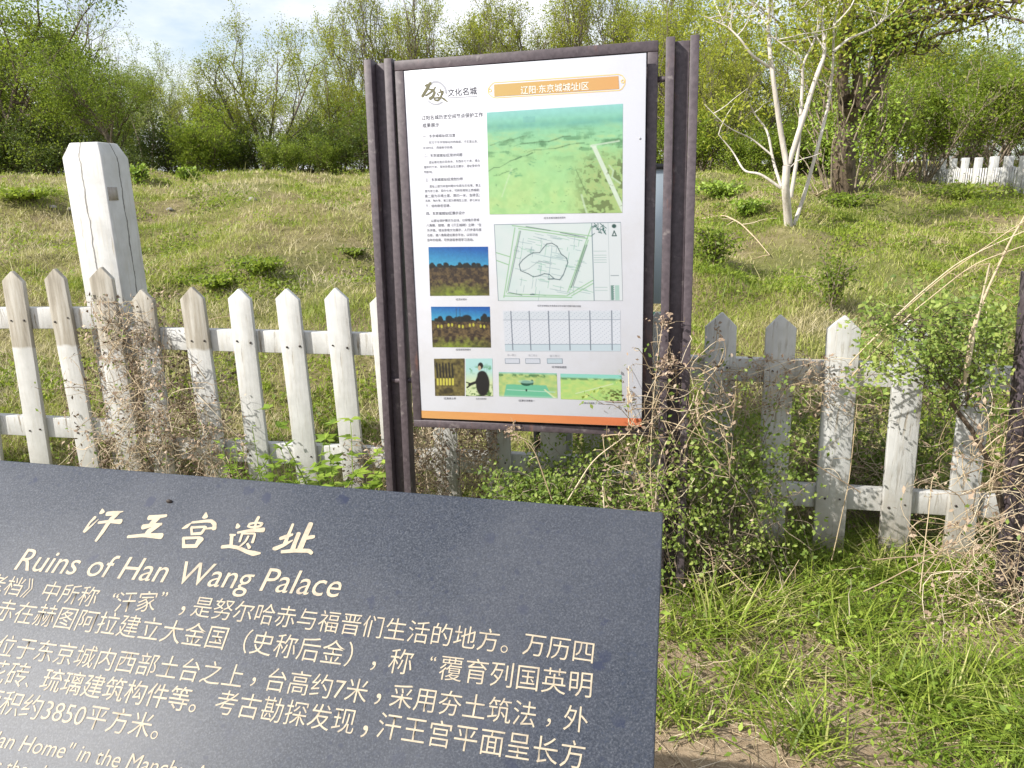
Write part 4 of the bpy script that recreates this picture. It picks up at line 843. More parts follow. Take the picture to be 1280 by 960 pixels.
# ================================================================== stone plaque in the foreground
TS, TT, TR_ = R_(10.5), R_(41), R_(-1)
_u = np.array([math.cos(TS), -math.sin(TS), 0]); _f = np.array([math.sin(TS), math.cos(TS), 0]); _v = _f*math.cos(TT)+UP*math.sin(TT)
TU = _u*math.cos(TR_)+_v*math.sin(TR_); TV = _v*math.cos(TR_)-_u*math.sin(TR_); TN = np.cross(TU, TV)
PS = .76; TP = CAM+(np.array([.25934, 1.18067, 1.0])-CAM)*PS
def tp(px, py): return on_plane(px, py, TP, TN)
def plaque():
    Wd, Ht, th = 1.75*PS, .86*PS, .05; c = TP-TU*Wd/2-TV*Ht/2-TN*th/2; gx, gy = c[0]-.02*0, c[1]; z = float(gz(c[0], c[1]))
    root = empty('stone_plaque', (c[0], c[1], z), 'slanted dark granite plaque with cream lettering in the foreground', 'plaque')
    g = Geo(); g.box((0, 0, 0), TU*Wd/2, TV*Ht/2, TN*th/2); s = g.build('slab', M_GRANITE); s.location = Vector(c); adopt(root, s); bevel(s, .0025, 2)
    g = Geo(); fl = c-TN*(th/2+.001); k = 1.5*PS/2; fwd = np.array([math.sin(TS), math.cos(TS), 0]); top = []
    for a, b in ((-k, -.36*PS), (k, -.36*PS), (k, .36*PS), (-k, .36*PS)):
        q = fl+TU*a+TV*b; top.append(q)
    bot = [np.array([q[0], q[1], z-.1]) for q in top]; g.add([q-c for q in top+bot], [[0, 1, 2, 3], [7, 6, 5, 4]]+[[i, i+4, (i+1) % 4+4, (i+1) % 4] for i in range(4)])
    b = g.build('pedestal', m_bark('grey_granite_base', (.16, .16, .17), (.27, .27, .28), 60)); b.location = Vector(c); adopt(root, b)
    I = lambda body, a, b_, **kw: text_on(s, 'inscription', body, tp(*a), tp(*b_), TN, M_GOLD, .0005, **kw)
    brush(s, 'title_inscription', [[(300, 88, 14), (295, 135, 74)], [(205, 198, 42), (130, 275, 28), (60, 392, 40)], [(60, 392, 40), (160, 310, 24), (250, 225, 8)], [(362, 155, 56), (450, 148, 60), (580, 122, 10)], [(520, 145, 34), (430, 215, 62), (370, 290, 54), (300, 400, 50), (215, 515, 34)], [(250, 272, 34), (400, 255, 40), (548, 258, 66)]], 100, 628, 10.667, tp, TN, M_GOLD, .0005)
    brush(s, 'title_inscription', [[(920, 205, 62), (1000, 200, 58), (1155, 178, 34)], [(1060, 205, 40), (980, 262, 72), (945, 310, 70)], [(840, 330, 66), (950, 308, 50), (1090, 292, 34)], [(1060, 310, 30), (930, 380, 72), (890, 430, 60)], [(640, 460, 36), (860, 440, 46), (1090, 452, 76)]], 100, 628, 10.667, tp, TN, M_GOLD, .0005)
    brush(s, 'title_inscription', [[(402, 52, 18), (390, 112, 78)], [(85, 265, 16), (145, 238, 54), (205, 192, 14)], [(215, 185, 30), (400, 165, 38), (475, 165, 44), (518, 205, 50), (512, 272, 56)], [(207, 258, 30), (215, 345, 32)], [(205, 252, 34), (390, 242, 30)], [(400, 245, 40), (340, 332, 40)], [(212, 338, 34), (340, 330, 40)], [(385, 268, 22), (490, 260, 30)],
        [(102, 395, 34), (106, 508, 42)], [(96, 395, 38), (320, 386, 32)], [(335, 402, 84), (268, 498, 50)], [(100, 502, 48), (285, 498, 46)]], 220, 636, 10.667, tp, TN, M_GOLD, .0005)
    brush(s, 'title_inscription', [[(820, 205, 26), (828, 245, 64)], [(722, 348, 24), (792, 352, 26)], [(748, 350, 46), (736, 490, 40)], [(614, 510, 44), (720, 500, 44), (830, 520, 44), (950, 575, 46), (1040, 598, 64), (1125, 595, 24)], [(1105, 112, 40), (1065, 185, 42)], [(962, 238, 24), (985, 202, 32), (1090, 186, 24), (1155, 200, 34), (1125, 236, 30), (1010, 250, 30), (960, 235, 26)], [(1078, 170, 26), (1045, 270, 34)], [(825, 320, 30), (1000, 290, 40), (1172, 284, 62)],
        [(888, 330, 30), (852, 440, 30)], [(885, 334, 24), (1062, 330, 28), (1022, 452, 38)], [(968, 368, 30), (930, 440, 28), (850, 510, 24)], [(955, 468, 30), (985, 524, 42)]], 220, 636, 10.667, tp, TN, M_GOLD, .0005)
    brush(s, 'title_inscription', [[(582, 182, 52), (520, 330, 62), (420, 570, 80)], [(325, 470, 66), (450, 430, 80), (575, 388, 46)], [(190, 668, 60), (240, 668, 84), (400, 600, 72), (575, 505, 26)], [(700, 365, 84), (620, 560, 84), (575, 690, 96)], [(940, 172, 100), (830, 420, 104), (720, 685, 110)], [(850, 458, 76), (960, 440, 76), (1008, 432, 60)], [(355, 735, 62), (620, 712, 74), (900, 715, 78), (960, 765, 66)]], 330, 644, 16, tp, TN, M_GOLD, .0005)
    I('Ruins of Han Wang Palace', (22, 703), (426, 737), shear=.18)
    L1 = dict(bold=-.004)
    I('老档》中所称', (-14, 728.5), (122, 747), **L1); I('“', (142, 744), (149, 745), shear=.0, bold=.004); I('汗家', (146, 752.5), (196, 751.5), **L1); I('”', (203, 742.5), (210, 743.3), bold=.004); I('，', (225, 763.5), (231, 764), **L1)
    I('是努尔哈赤与福晋们生活的地方。', (242, 757.3), (636, 803), **L1); I('万历四', (654.5, 804.5), (742, 817), **L1)
    I('哈赤在赫图阿拉建立大金国（史称后金），', (-28, 758.5), (472, 822.5), **L1); I('称', (487, 825.3), (516, 828.5), **L1); I('“', (538.5, 823), (545.5, 824), bold=.004); I('覆育列国英明', (550, 833.7), (740, 856.5), **L1)
    I('宫位于东京城内西部土台之上', (-26, 803), (305, 846), **L1); I('，', (314, 852), (319.5, 852.7), **L1); I('台高约7米', (335, 848.5), (460, 865), **L1); I('，', (469, 873.5), (476, 874.4), **L1); I('采用夯土筑法', (489, 868.5), (670, 894), **L1); I('，', (683, 903), (688.5, 903.8), **L1); I('外', (705, 896.5), (735, 900.5), **L1)
    I('花砖', (-16, 838.5), (35, 844.5), **L1); I('、', (31, 856), (36, 856.6), **L1); I('琉璃建筑构件等。', (54, 848.3), (248, 876.5)); I('考古勘探发现', (271, 876.5), (444, 902.5), **L1); I('，', (452, 914), (459.5, 915), **L1); I('汗王宫平面呈长方', (473, 905.5), (731, 945), **L1)
    I('面积约3850平方米。', (-22, 873), (201, 909.5), **L1)
    I('"Han Home" in the Manchu Archives', (-22, 920), (330, 980), shear=.12, bold=-.004)
    I('is the place where the Khan and his family lived.', (-10, 958), (420, 1030), shear=.12, bold=-.004)
    # a dead fly-sized chip on the face
    g = Geo(); q = tp(212, 627)+TN*.003; r_ = np.random.default_rng(3); th_ = np.arange(8)*math.pi/4; ring_ = [(.0055*math.cos(t)*TU+.0032*math.sin(t)*TV)*PS for t in th_]; lo = [a*1.2-TN*.0032 for a in ring_]; hi = [a*.5+TN*.0015 for a in ring_]
    g.add(lo+ring_+hi, [[k_*8+i, k_*8+(i+1) % 8, k_*8+8+(i+1) % 8, k_*8+8+i] for k_ in (0, 1) for i in range(8)]+[[16, 17, 18, 19], [16, 19, 20, 23], [20, 21, 22, 23]]); o = g.build('seed', M_NAIL); o.location = Vector(q); tag(o, 'tiny black seed lying on the granite plaque above the title', 'seed')
plaque()

# ================================================================== far white fence
def far_fence():
    rng = np.random.default_rng(4); data = [(975, 120, 63, 14.), (830, 125, 62, 14.9), (672, 135, 55, 16.), (540, 138, 52, 17.1), (418, 145, 50, 18.2), (310, 150, 50, 19.3), (208, 200, 42, 20.4), (125, 240, 36, 21.5)]
    extra = [(1135, 118, 66, 13.1), (1310, 112, 70, 12.2)]
    pts = []
    for x, t, wd, Y in extra[::-1]+data:
        p = at(1140+x/8, 180+t/8, Y); z = float(gz(p[0], Y)); pts.append((p[0], Y, z, p[2], wd/8*Y/924/2))
    c = pts[4]; root = empty('picket_fence', (c[0], c[1], c[2]), 'small far away white fence with tall square posts on the right bank', 'fence', 'white picket fences')
    for x, Y, z, zt, hw in pts:
        g = Geo(); h = max(.5, zt-z); g.box((0, 0, h/2-.1), (hw, 0, 0), (0, hw, 0), (0, 0, h/2+.1)); o = g.build('post', M_WHITE); o.location = (x, Y, z); adopt(root, o); bevel(o, .01)
    for (a, b) in zip(pts[:-1], pts[1:]):
        A = np.array(a[:2]); B = np.array(b[:2]); n = 6; g = Geo(); u = np.append(nrm(B-A), 0); f = np.array([-u[1], u[0], 0]); o_ = np.array([*A, a[2]])
        for i in range(n):
            p = A+(B-A)*(i+.5)/n; z = float(gz(*p)); ht = max(.22, at(1140, 214, a[1])[2]-z)
            g.box(np.array([*p, z+ht/2])-o_, u*.03, f*.01, UP*(ht/2+.05))
        o = g.build('picket_panel', M_WHITE_WORN); o.location = Vector(o_); adopt(root, o)
        g = Geo(); hh = max(.12, at(1140, 219, a[1])[2]-float(gz(*A))); zA = float(gz(*A))+hh; zB = float(gz(*B))+hh; PA = np.array([*A, zA])-f*.03; PB = np.array([*B, zB])-f*.03
        g.box((PA+PB)/2-o_, (PB-PA)/2*.97, f*.012, UP*.035); o = g.build('rail', M_WHITE_WORN); o.location = Vector(o_); adopt(root, o)
far_fence()

# ================================================================== grass
def grass():
    rng = np.random.default_rng(21)
    # --- field grass behind the fence: short tufts over the whole slope
    def field(n, y0, y1, seed):
        r = np.random.default_rng(seed); k = n//9
        d = np.exp(r.uniform(math.log(y0), math.log(y1), k)); x = d*r.uniform(-.95, .95, k)
        pn = .5+.25*np.sin(1.3*x+.8*d+1)+.25*np.sin(2.1*d-.9*x)*np.sin(.7*x+2)
        keep = r.random(k) < .10+1.0*pn; d, x = d[keep], x[keep]; k = len(d)
        i = r.integers(0, k, n); s = .05+.014*d[i]
        X = x[i]+r.normal(0, 1, n)*s; Y = d[i]+r.normal(0, 1, n)*s; Y = np.maximum(Y, y0-.1)
        Ln = (.025+.045*r.random(n))*(.6+.9*r.random(k)[i])*(1+.02*Y); Wd = np.maximum(.0026, .00075*Y)*r.uniform(.7, 1.5, n)
        return np.stack([X, Y, gz(X, Y)-.005], 1), Ln, Wd, r
    g = Geo(); P, Ln, Wd, r = field(380000, 3.1, 30, 1); blade_strips(g, P, Ln, Wd, r, .30, .55); P, Ln, Wd, r = field(9000, 3.2, 26, 2); blade_strips(g, P, Ln*2.6, Wd*.9, r, .35, .4); tag(g.build('field_grass', M_FIELD), 'short mixed green and straw grass covering the slope behind the fence', 'grass', kind='stuff')
    # --- rank grass in front of the fence
    g = Geo(); n = 34000; k = 1300
    cx = rng.uniform(-2.6, 3.4, k); cy = rng.uniform(1.3, 3.0, k)
    dens = np.clip((cy-1.5)/1.2, .02, 1)*np.where(cx > -.2, 1, .7)
    dens *= np.clip(.45+.55*np.sin(2.9*cx+1.2*cy+.6)*np.sin(3.3*cy-1.1*cx)+.35*np.clip(cy-2.2, 0, 1), .03, 1)
    dens *= np.where((cx < 1.0) & (cy < 1.95+.07*np.sin(9*cx)), .05, 1.); dens *= np.where(np.hypot(cx-1.09, (cy-1.87)*1.4) < .13, .05, 1.); dens = np.where((cx > 1.0) & (cy < 2.05) & (np.hypot(cx-1.09, (cy-1.87)*1.4) > .13), np.maximum(dens, .55), dens)
    kp = rng.random(k) < dens*1.4; cx, cy = cx[kp], cy[kp]; k = len(cx); i = rng.integers(0, k, n); sc = rng.uniform(.6, 1.35, k)
    X = cx[i]+rng.normal(0, .05, n); Y = cy[i]+rng.normal(0, .05, n); Ln = rng.uniform(.035, .16, n)*sc[i]
    blade_strips(g, np.stack([X, Y, gz(X, Y)-.005], 1), Ln, rng.uniform(.003, .0065, n), rng, .75, .6)
    tag(g.build('rank_grass', M_GRASS), 'rank green grass and straw growing in front of the fence', 'grass', kind='stuff')
    # --- low broad leaved weeds between the tufts
    g = Geo(); n = 24000; i = rng.integers(0, k, n); X = cx[i]+rng.normal(0, .12, n); Y = cy[i]+rng.normal(0, .10, n); Z = gz(X, Y)+np.abs(rng.normal(.02, .03, n))
    leaf_quads(g, np.stack([X, Y, Z], 1), .026, rng, .45); tag(g.build('ground_weeds', M_LF_WEED), 'low broad leaved weeds among the grass in front of the fence', 'weeds', kind='stuff')
    # --- straw litter on the soil
    g = Geo(); n = 4200
    for q in range(n):
        x, y = rng.uniform(-.3, 2.6), rng.uniform(1.3, 3.0); a = rng.uniform(0, 6.28); l = rng.uniform(.02, .12); z = float(gz(x, y)); d = np.array([math.cos(a), math.sin(a), rng.normal(0, .12)])
        g.tube(np.array([[x, y, z+.004], np.array([x, y, z+.008])+d*l]), [.0014, .0008], 3)
    
    for q in range(420):
        x, y = rng.uniform(.1, 2.7), rng.uniform(1.7, 2.9); z = float(gz(x, y)); g.tube(wander(rng, (x, y, z+.005), (rng.normal(), rng.normal(), abs(rng.normal(.1, .5))), rng.uniform(.08, .30), 6, .3, -.06), np.linspace(.0018, .0008, 7)*rng.uniform(.7, 1.4), 3)
    tag(g.build('straw_litter', M_DRY), 'dry straw litter lying on the earth in front of the fence', 'straw', kind='stuff')
grass()
def slope_weeds():
    r = np.random.default_rng(91); k = 1200; d = np.exp(r.uniform(math.log(3.3), math.log(22), k)); x = d*r.uniform(-.9, .9, k)
    keep = (lat(x*.9+3, d*.9+8)+.35*(x > 0)*.6 > -.02); d, x = d[keep], x[keep]; k = len(d); n = 80000; i = r.integers(0, k, n); s = (.05+.014*d)*r.uniform(.5, 1.5, k)
    X = x[i]+r.normal(0, 1, n)*s[i]; Y = d[i]+r.normal(0, .8, n)*s[i]; Z = gz(X, Y)+np.abs(r.normal(0, .35, n))*s[i]*np.exp(-((X-x[i])**2+(Y-d[i])**2)/(2*s[i]**2))+.01
    g = Geo(); leaf_quads(g, np.stack([X, Y, Z], 1), .022+.0022*Y, r, .5, .3); tag(g.build('slope_weeds', M_LF_MID), 'low leafy weeds spread over the slope behind the fence', 'weeds', kind='stuff')
slope_weeds()
# tall grass tufts one can pick out
def tuft(px, py, L_, n, label, seed, m=M_GRASS, sp_=.05, wd=.006):
    r = np.random.default_rng(seed); b = hit(px, py); b[2] = float(gz(b[0], b[1])); g = Geo()
    P = np.stack([r.normal(0, sp_, n), r.normal(0, sp_, n), np.zeros(n)-.005], 1); blade_strips(g, P, r.uniform(.4, 1., n)*L_, r.uniform(.6, 1.4, n)*wd, r, .6, .45)
    o = g.build('grass_tuft', m); o.location = Vector(b); tag(o, label, 'grass tuft', 'grass tufts in front of the fence')
for k_, (px, py, L_, n, lb) in enumerate([(845, 905, .16, 70, 'green grass tuft right beside the lower right side of the plaque'), (905, 790, .30, 90, 'tall yellowish grass tuft right of the plaque below the bramble'), (1010, 930, .20, 140, 'broad arching grass tuft at the bottom edge on bare earth'),
    (870, 760, .26, 60, 'tall grass tuft close to the top right corner of the plaque'), (1150, 880, .20, 150, 'dense grass tuft at the bottom right'), (1230, 860, .20, 110, 'dense grass tuft near the lower right corner'), (1060, 800, .18, 80, 'loose grass tuft below the third picket from the right'),
    (940, 850, .17, 80, 'low grass tuft halfway down the right side'), (1085, 690, .24, 60, 'dark grass tuft against the foot of the pickets'), (985, 700, .24, 60, 'thin grass tuft under the overgrown pickets')]):
    tuft(px, py, L_, n, lb, 100+k_)

# ================================================================== vines, brambles, weeds along the fence
def plant_root(name, P, label, cat, group=None):
    z = float(gz(P[0], P[1])); return empty(name, (P[0], P[1], z), label, cat, group)
def tangle(name, label, boxes, n, seed, leafm=None, leaves=0, lsize=.02, dead=0, dsize=.03, rad=.0018, cat='vine', wob=.45, group='dry vines on the fence', ln=(.15, .5), m=M_DRY, grav=-.03):
    """thin stems wandering through a few boxes (centre, half extents)"""
    r = np.random.default_rng(seed); c0 = np.array(boxes[0][0]); root = plant_root(name, c0, label, cat, group); g = Geo(); pts = []
    wts = np.array([np.prod(b[1]) for b in boxes])**(1/2); wts /= wts.sum()
    for i in range(n):
        c, h = boxes[r.choice(len(boxes), p=wts)]; c = np.array(c); h = np.array(h)
        p = c+r.uniform(-1, 1, 3)*h*.9; d = np.array([r.normal(0, 1), r.normal(0, .35), r.normal(0, 1.1)])
        P = wander(r, p, d, r.uniform(*ln), 8, wob, grav); P = c+np.clip(P-c, -h*1.35, h*1.35); P[:, 2] = np.maximum(P[:, 2], gz(P[:, 0], P[:, 1])+.003)
        g.tube(smooth(P), np.linspace(1, .5, 9)*rad*r.uniform(.5, 1.5), 4); pts.append(P[1:])
    adopt(root, g.build('stems', m)); pts = np.concatenate(pts)
    if leaves: g = Geo(); P = pts[r.integers(0, len(pts), leaves)]+r.normal(0, .018, (leaves, 3)); leaf_quads(g, P, lsize, r, .6); adopt(root, g.build('leaves', leafm))
    if dead: g = Geo(); P = pts[r.integers(0, len(pts), dead)]+r.normal(0, .012, (dead, 3)); leaf_quads(g, P, dsize, r, .5); adopt(root, g.build('dead_leaves', M_BROWN))
    return root
def bx(px0, py0, px1, py1, Y, dy): 
    a = at(px0, py0, Y); b = at(px1, py1, Y); c = (a+b)/2; return (c, (abs(b[0]-a[0])/2, dy, abs(b[2]-a[2])/2))
def FY(px): return float(fp(px, 560)[1])
tangle('dry_vine', 'brown dry vine heaped against the foot of the tall white post', [bx(130, 400, 215, 600, FY(170)-.06, .08), bx(95, 470, 290, 600, FY(190)-.08, .09), bx(120, 385, 190, 440, FY(160)-.05, .05)], 430, 31, M_LF_BUSH, 500, .017, 2600, .018, .0014)
tangle('dry_vine', 'dark brown dry vine matted behind the pickets beside the tall white post', [bx(120, 400, 290, 610, FY(190)+.14, .06), bx(90, 480, 130, 600, FY(100)+.12, .05)], 330, 37, M_LF_BUSH, 150, .018, 3000, .022, .0015)
tangle('dry_vine', 'brown dead growth matted behind the pickets under the large sign', [bx(505, 535, 620, 640, FY(560)+.14, .06), bx(640, 560, 820, 660, FY(720)+.14, .06)], 260, 38, M_LF_BUSH, 500, .018, 1500, .022, .0015)
tangle('dry_vine', 'brown dead growth behind the pickets of the overgrown right section', [bx(900, 480, 1240, 660, 3.02, .07)], 300, 39, M_LF_BUSH, 700, .018, 1300, .02, .0015)
tangle('dry_vine', 'pale dry stalks hanging under the left corner of the large sign', [bx(508, 535, 550, 625, FY(530)-.12, .07), bx(580, 540, 615, 590, FY(600)-.06, .04)], 260, 32, M_LF_BUSH, 90, .016, 1000, .02, .0014)
tangle('dry_vine', 'dry stalks with curled seed heads leaning on the right post of the large sign', [bx(800, 440, 885, 560, 2.58, .10), bx(770, 520, 860, 640, 2.62, .10), bx(835, 640, 905, 760, 2.62, .10)], 240, 33, M_LF_BUSH, 250, .018, 1100, .018, .0016, ln=(.2, .6))
tangle('dry_vine', 'thin reddish dry vine strung along the top rail of the right fence section', [bx(880, 455, 1060, 500, FY(960)-.05, .05)], 140, 34, None, 0, .02, 700, .016, .0013)
tangle('dry_vine', 'straw coloured vine mass around the steel post at the right edge', [bx(1205, 560, 1290, 780, 2.42, .12), bx(1180, 640, 1300, 820, 2.40, .12), bx(1225, 470, 1290, 600, 2.48, .08)], 230, 35, M_LF_BUSH, 120, .02, 500, .024, .0017, ln=(.2, .6))
tangle('dry_vine', 'brown dry vine at the foot of the fence right of the fifth full white picket', [bx(440, 560, 490, 612, FY(465)-.02, .05), bx(250, 550, 300, 605, FY(280)-.08, .05)], 90, 36, None, 0, .02, 600, .019, .0013)
def bramble(name, label, boxes, n, leaves, seed, lsize=.021, leafm=M_LF_BUSH, rad=.0022, cat='shrub', group='green bushes on the fence', stem=M_TWIG):
    """arching stems rising from the ground through the boxes, set with many small leaves"""
    r = np.random.default_rng(seed); c0 = np.array(boxes[0][0]); root = plant_root(name, c0, label, cat, group); g = Geo(); pts = []
    wts = np.array([b[1][0]*b[1][2] for b in boxes]); wts = wts/wts.sum()
    for i in range(n):
        c, h = boxes[r.choice(len(boxes), p=wts)]; c = np.array(c); h = np.array(h)
        e = c+r.normal(0, .5, 3)*h; e[2] = max(e[2], float(gz(e[0], e[1]))+.02); s = np.array([c0[0]+r.normal(0, .5)*boxes[0][1][0], c0[1]+r.normal(0, .04), 0]); s[2] = float(gz(s[0], s[1])); m = (s+e)/2+np.array([r.normal(0, .06), r.normal(0, .04), .10])
        t = np.linspace(0, 1, 9)[:, None]; P = (1-t)**2*s+2*t*(1-t)*m+t*t*e+r.normal(0, .008, (9, 3)); P = np.vstack([P, wander(r, P[-1], P[-1]-P[-3]+r.normal(0, .05, 3), r.uniform(.05, .2), 4, .4, -.05)[1:]])
        g.tube(P, np.linspace(1, .4, len(P))*rad*r.uniform(.6, 1.3), 4); pts.append(P[5:])
    adopt(root, g.build('stems', stem)); pts = np.concatenate(pts)
    k = leaves//5; cen = pts[r.integers(0, len(pts), k)]+r.normal(0, .03, (k, 3)); P = cen[r.integers(0, k, leaves)]+r.normal(0, .016, (leaves, 3))
    g = Geo(); leaf_quads(g, P, lsize, r, .62); adopt(root, g.build('leaves', leafm)); return root
bramble('bramble_bush', 'small leaved green bush growing through the pickets under the large sign', [bx(600, 570, 740, 650, 2.85, .08), bx(700, 550, 800, 650, 2.75, .10), bx(590, 600, 800, 660, 2.70, .08)], 110, 6000, 41, .018)
bramble('bramble_bush', 'large small leaved bush covering the fence right of the large sign', [bx(790, 490, 970, 690, 2.62, .13), bx(850, 580, 985, 720, 2.60, .12), bx(880, 500, 985, 640, 2.72, .05), bx(800, 560, 890, 745, 2.52, .05)], 190, 6800, 42, .018)
bramble('bramble_bush', 'low green growth behind the pickets of the right fence section', [bx(960, 490, 1240, 640, 3.15, .16), bx(870, 470, 1000, 600, 3.2, .12)], 110, 5200, 45, .021)
def sprig():
    r = np.random.default_rng(43); Y = 2.60; base = at(1250, 575, 2.58); root = plant_root('leafy_bush', (base[0], base[1]), 'leafy bush on a dark bent branch hiding two picket tips at the right', 'shrub', 'green bushes on the fence')
    g = Geo(); gb = at(1268, 745, 2.5); gb[2] = float(gz(gb[0], gb[1]))
    main = smooth(np.array([gb, at(1262, 660, 2.5), at(1243, 572, 2.55), at(1215, 540, 2.58), at(1190, 505, 2.58), at(1172, 480, 2.6), at(1165, 445, 2.62), at(1150, 410, 2.63)]), 1); g.tube(main, np.linspace(.012, .005, len(main)), 7); pts = [main[5:]]
    for i in range(70):
        p = main[r.integers(4, len(main))]+r.normal(0, .05, 3)*[1, .6, .6]; e = at(r.uniform(1055, 1310), np.clip(r.normal(445, 52), 340, 560), Y+r.normal(0, .16)); t = np.linspace(0, 1, 7)[:, None]; P = p+(e-p)*t+r.normal(0, .012, (7, 3)); P[:, 2] += .05*np.sin(np.pi*t[:, 0]); g.tube(P, np.linspace(.0024, .0008, 7), 4); pts.append(P[3:])
    adopt(root, g.build('branches', M_BARK_D, smooth=True)); pts = np.concatenate(pts); n = 5000; k = n//4
    cen = pts[r.integers(0, len(pts), k)]+r.normal(0, .022, (k, 3)); P = cen[r.integers(0, k, n)]+r.normal(0, .018, (n, 3)); g = Geo(); leaf_quads(g, P, .0185, r, .6); adopt(root, g.build('leaves', M_LF_BUSH))
sprig()
def stalks(name, label, paths, r0, m, cat='dead stalk', group=None, heads=0, seed=1):
    r = np.random.default_rng(seed); f = paths[0][0]; b = at(*f); root = plant_root(name, (b[0], b[1]), label, cat, group); g = Geo(); hp = []
    for p in paths:
        q = np.array([at(*a) for a in p]); t = np.linspace(0, 1, len(q)); tt = np.linspace(0, 1, len(q)*5); P = smooth(np.stack([np.interp(tt, t, q[:, i]) for i in range(3)], 1)+r.normal(0, .0015, (len(tt), 3)), 3); g.tube(P, np.linspace(1, .45, len(P))*r0, 6)
        hp.append(P[-1])
        for i in range(6): s = P[r.integers(len(P)//3, len(P))]; g.tube(wander(r, s, r.normal(size=3)*[1, .5, 1], r.uniform(.03, .12), 4, .4), np.linspace(.0014, .0007, 5), 3)
    adopt(root, g.build('stalks', m)); 
    if heads: g = Geo(); P = np.concatenate([h+r.normal(0, .018, (heads, 3)) for h in hp]); leaf_quads(g, P, .014, r, .6); adopt(root, g.build('seed_heads', M_BROWN))
stalks('dead_stalk', 'thick pale dead stalk rising above the bush at the right', [[(1206, 480, 2.5), (1212, 420, 2.5), (1235, 360, 2.5), (1268, 292, 2.5), (1290, 255, 2.5)], [(1208, 470, 2.5), (1222, 395, 2.46), (1238, 330, 2.4)]], .0055, M_DRY, seed=2)
stalks('dead_stalk', 'long thin straw stalks leaning from the bush up to the right edge', [[(1060, 455, 2.7), (1110, 405, 2.65), (1180, 345, 2.55), (1260, 290, 2.45), (1300, 262, 2.4)], [(1075, 440, 2.7), (1135, 380, 2.6), (1200, 325, 2.5), (1290, 285, 2.4)], [(1065, 470, 2.7), (1130, 398, 2.6), (1215, 330, 2.5), (1300, 300, 2.4)]], .0028, M_DRY, seed=3)
stalks('dead_stalk', 'long arching straw stalks hanging in front of the right post of the large sign', [[(822, 690, 2.5), (812, 600, 2.5), (815, 520, 2.5), (822, 440, 2.52), (830, 400, 2.55)], [(700, 640, 2.6), (740, 575, 2.6), (790, 540, 2.58), (815, 480, 2.55), (835, 450, 2.5)], [(818, 640, 2.5), (826, 560, 2.5), (870, 500, 2.5), (862, 460, 2.5), (835, 455, 2.5)], [(690, 625, 2.6), (668, 560, 2.62), (640, 540, 2.65)]], .0026, M_DRY, heads=60, seed=4)
stalks('dead_stalk', 'thin straw stalks crossing in front of the pickets at the right', [[(1150, 740, 2.4), (1160, 650, 2.45), (1165, 600, 2.5), (1172, 590, 2.5)], [(1080, 740, 2.3), (1180, 690, 2.35), (1285, 620, 2.35)], [(1090, 700, 2.4), (1200, 690, 2.4), (1290, 692, 2.4)], [(1040, 700, 2.6), (1062, 600, 2.62), (1072, 500, 2.65)], [(900, 700, 2.5), (960, 760, 2.4), (1000, 700, 2.4)], [(1075, 615, 2.6), (1010, 575, 2.62), (990, 560, 2.65)]], .0022, M_DRY, seed=5)
def lying(name, label, pts, r0, m, seed):
    r = np.random.default_rng(seed); q = np.array([hit(*p) for p in pts]); q[:, 2] = gz(q[:, 0], q[:, 1])+r.uniform(.02, .07, len(q)); root = plant_root(name, q[0], label, 'dead branch'); g = Geo()
    t = np.linspace(0, 1, len(q)); tt = np.linspace(0, 1, 24); P = smooth(np.stack([np.interp(tt, t, q[:, i]) for i in range(3)], 1)); g.tube(P, np.linspace(1, .3, 24)*r0, 6)
    for i in range(14): p = P[r.integers(2, 24)]; g.tube(wander(r, p, r.normal(size=3)*[1, .6, .6], r.uniform(.15, .5), 6, .25), np.linspace(.4, .15, 7)*r0, 4)
    adopt(root, g.build('twigs', m))
lying('dead_branch', 'pale dead branch lying on the slope below the white barked tree', [(878, 276), (905, 272), (925, 285), (945, 305), (962, 322)], .014, M_DRY, 3)
lying('dead_branch', 'short pale twig lying on the crest right of the white barked tree', [(1020, 250), (1032, 240), (1042, 232)], .016, M_DRY, 4)
# fresh weeds at the foot of the middle section
def weed(name, label, px, py, Y, hgt, n, seed, lobed=False, lsize=.05):
    r = np.random.default_rng(seed); b = at(px, py, Y); z = float(gz(b[0], Y)); root = empty(name, (b[0], Y, z), label, 'weed', 'fresh weeds at the fence'); g = Geo(); lg = Geo(); b[2] = z
    for i in range(n):
        P = wander(r, b+np.array([r.normal(0, .05), r.normal(0, .03), -.01]), (r.normal(0, .25), r.normal(0, .2), 1), hgt*r.uniform(.55, 1.), 8, .12); g.tube(P, np.linspace(.0035, .0014, 9), 5)
        for q in range(3, 9):
            for s in (-1, 1):
                a = r.uniform(0, 6.28); d = nrm([math.cos(a), math.sin(a), .25]); pt = P[q]; L_ = lsize*r.uniform(.6, 1.25)*(1.2-.06*q)
                side = nrm(np.cross(d, UP)); n_ = nrm(np.cross(side, d)+r.normal(0, .3, 3)); side = nrm(np.cross(d, n_))
                for ang in ((-.8, 0, .8) if lobed else (-.35, .35)):
                    dd = d*math.cos(ang)+side*math.sin(ang); ss = np.cross(n_, dd); l2 = L_*(1 if ang == 0 else .72); w2 = l2*(.24 if lobed else .16)
                    lg.add([pt, pt+dd*l2*.45+ss*w2, pt+dd*l2-n_*l2*.15, pt+dd*l2*.45-ss*w2], [[0, 1, 2, 3]])
    adopt(root, g.build('stems', M_LF_WEED)); adopt(root, lg.build('leaves', M_LF_WEED))
weed('weed_plant', 'narrow leaved bright weed in front of the third picket right of the tall post', 318, 640, 3.0, .56, 18, 51, False, .06)
weed('weed_plant', 'narrow leaved bright weed left of the lobed leaf vine', 358, 640, 2.98, .46, 16, 52, False, .06)
weed('weed_plant', 'tall light green lobed leaf vine left of the large sign post', 434, 650, 2.96, .66, 9, 53, True, .085)
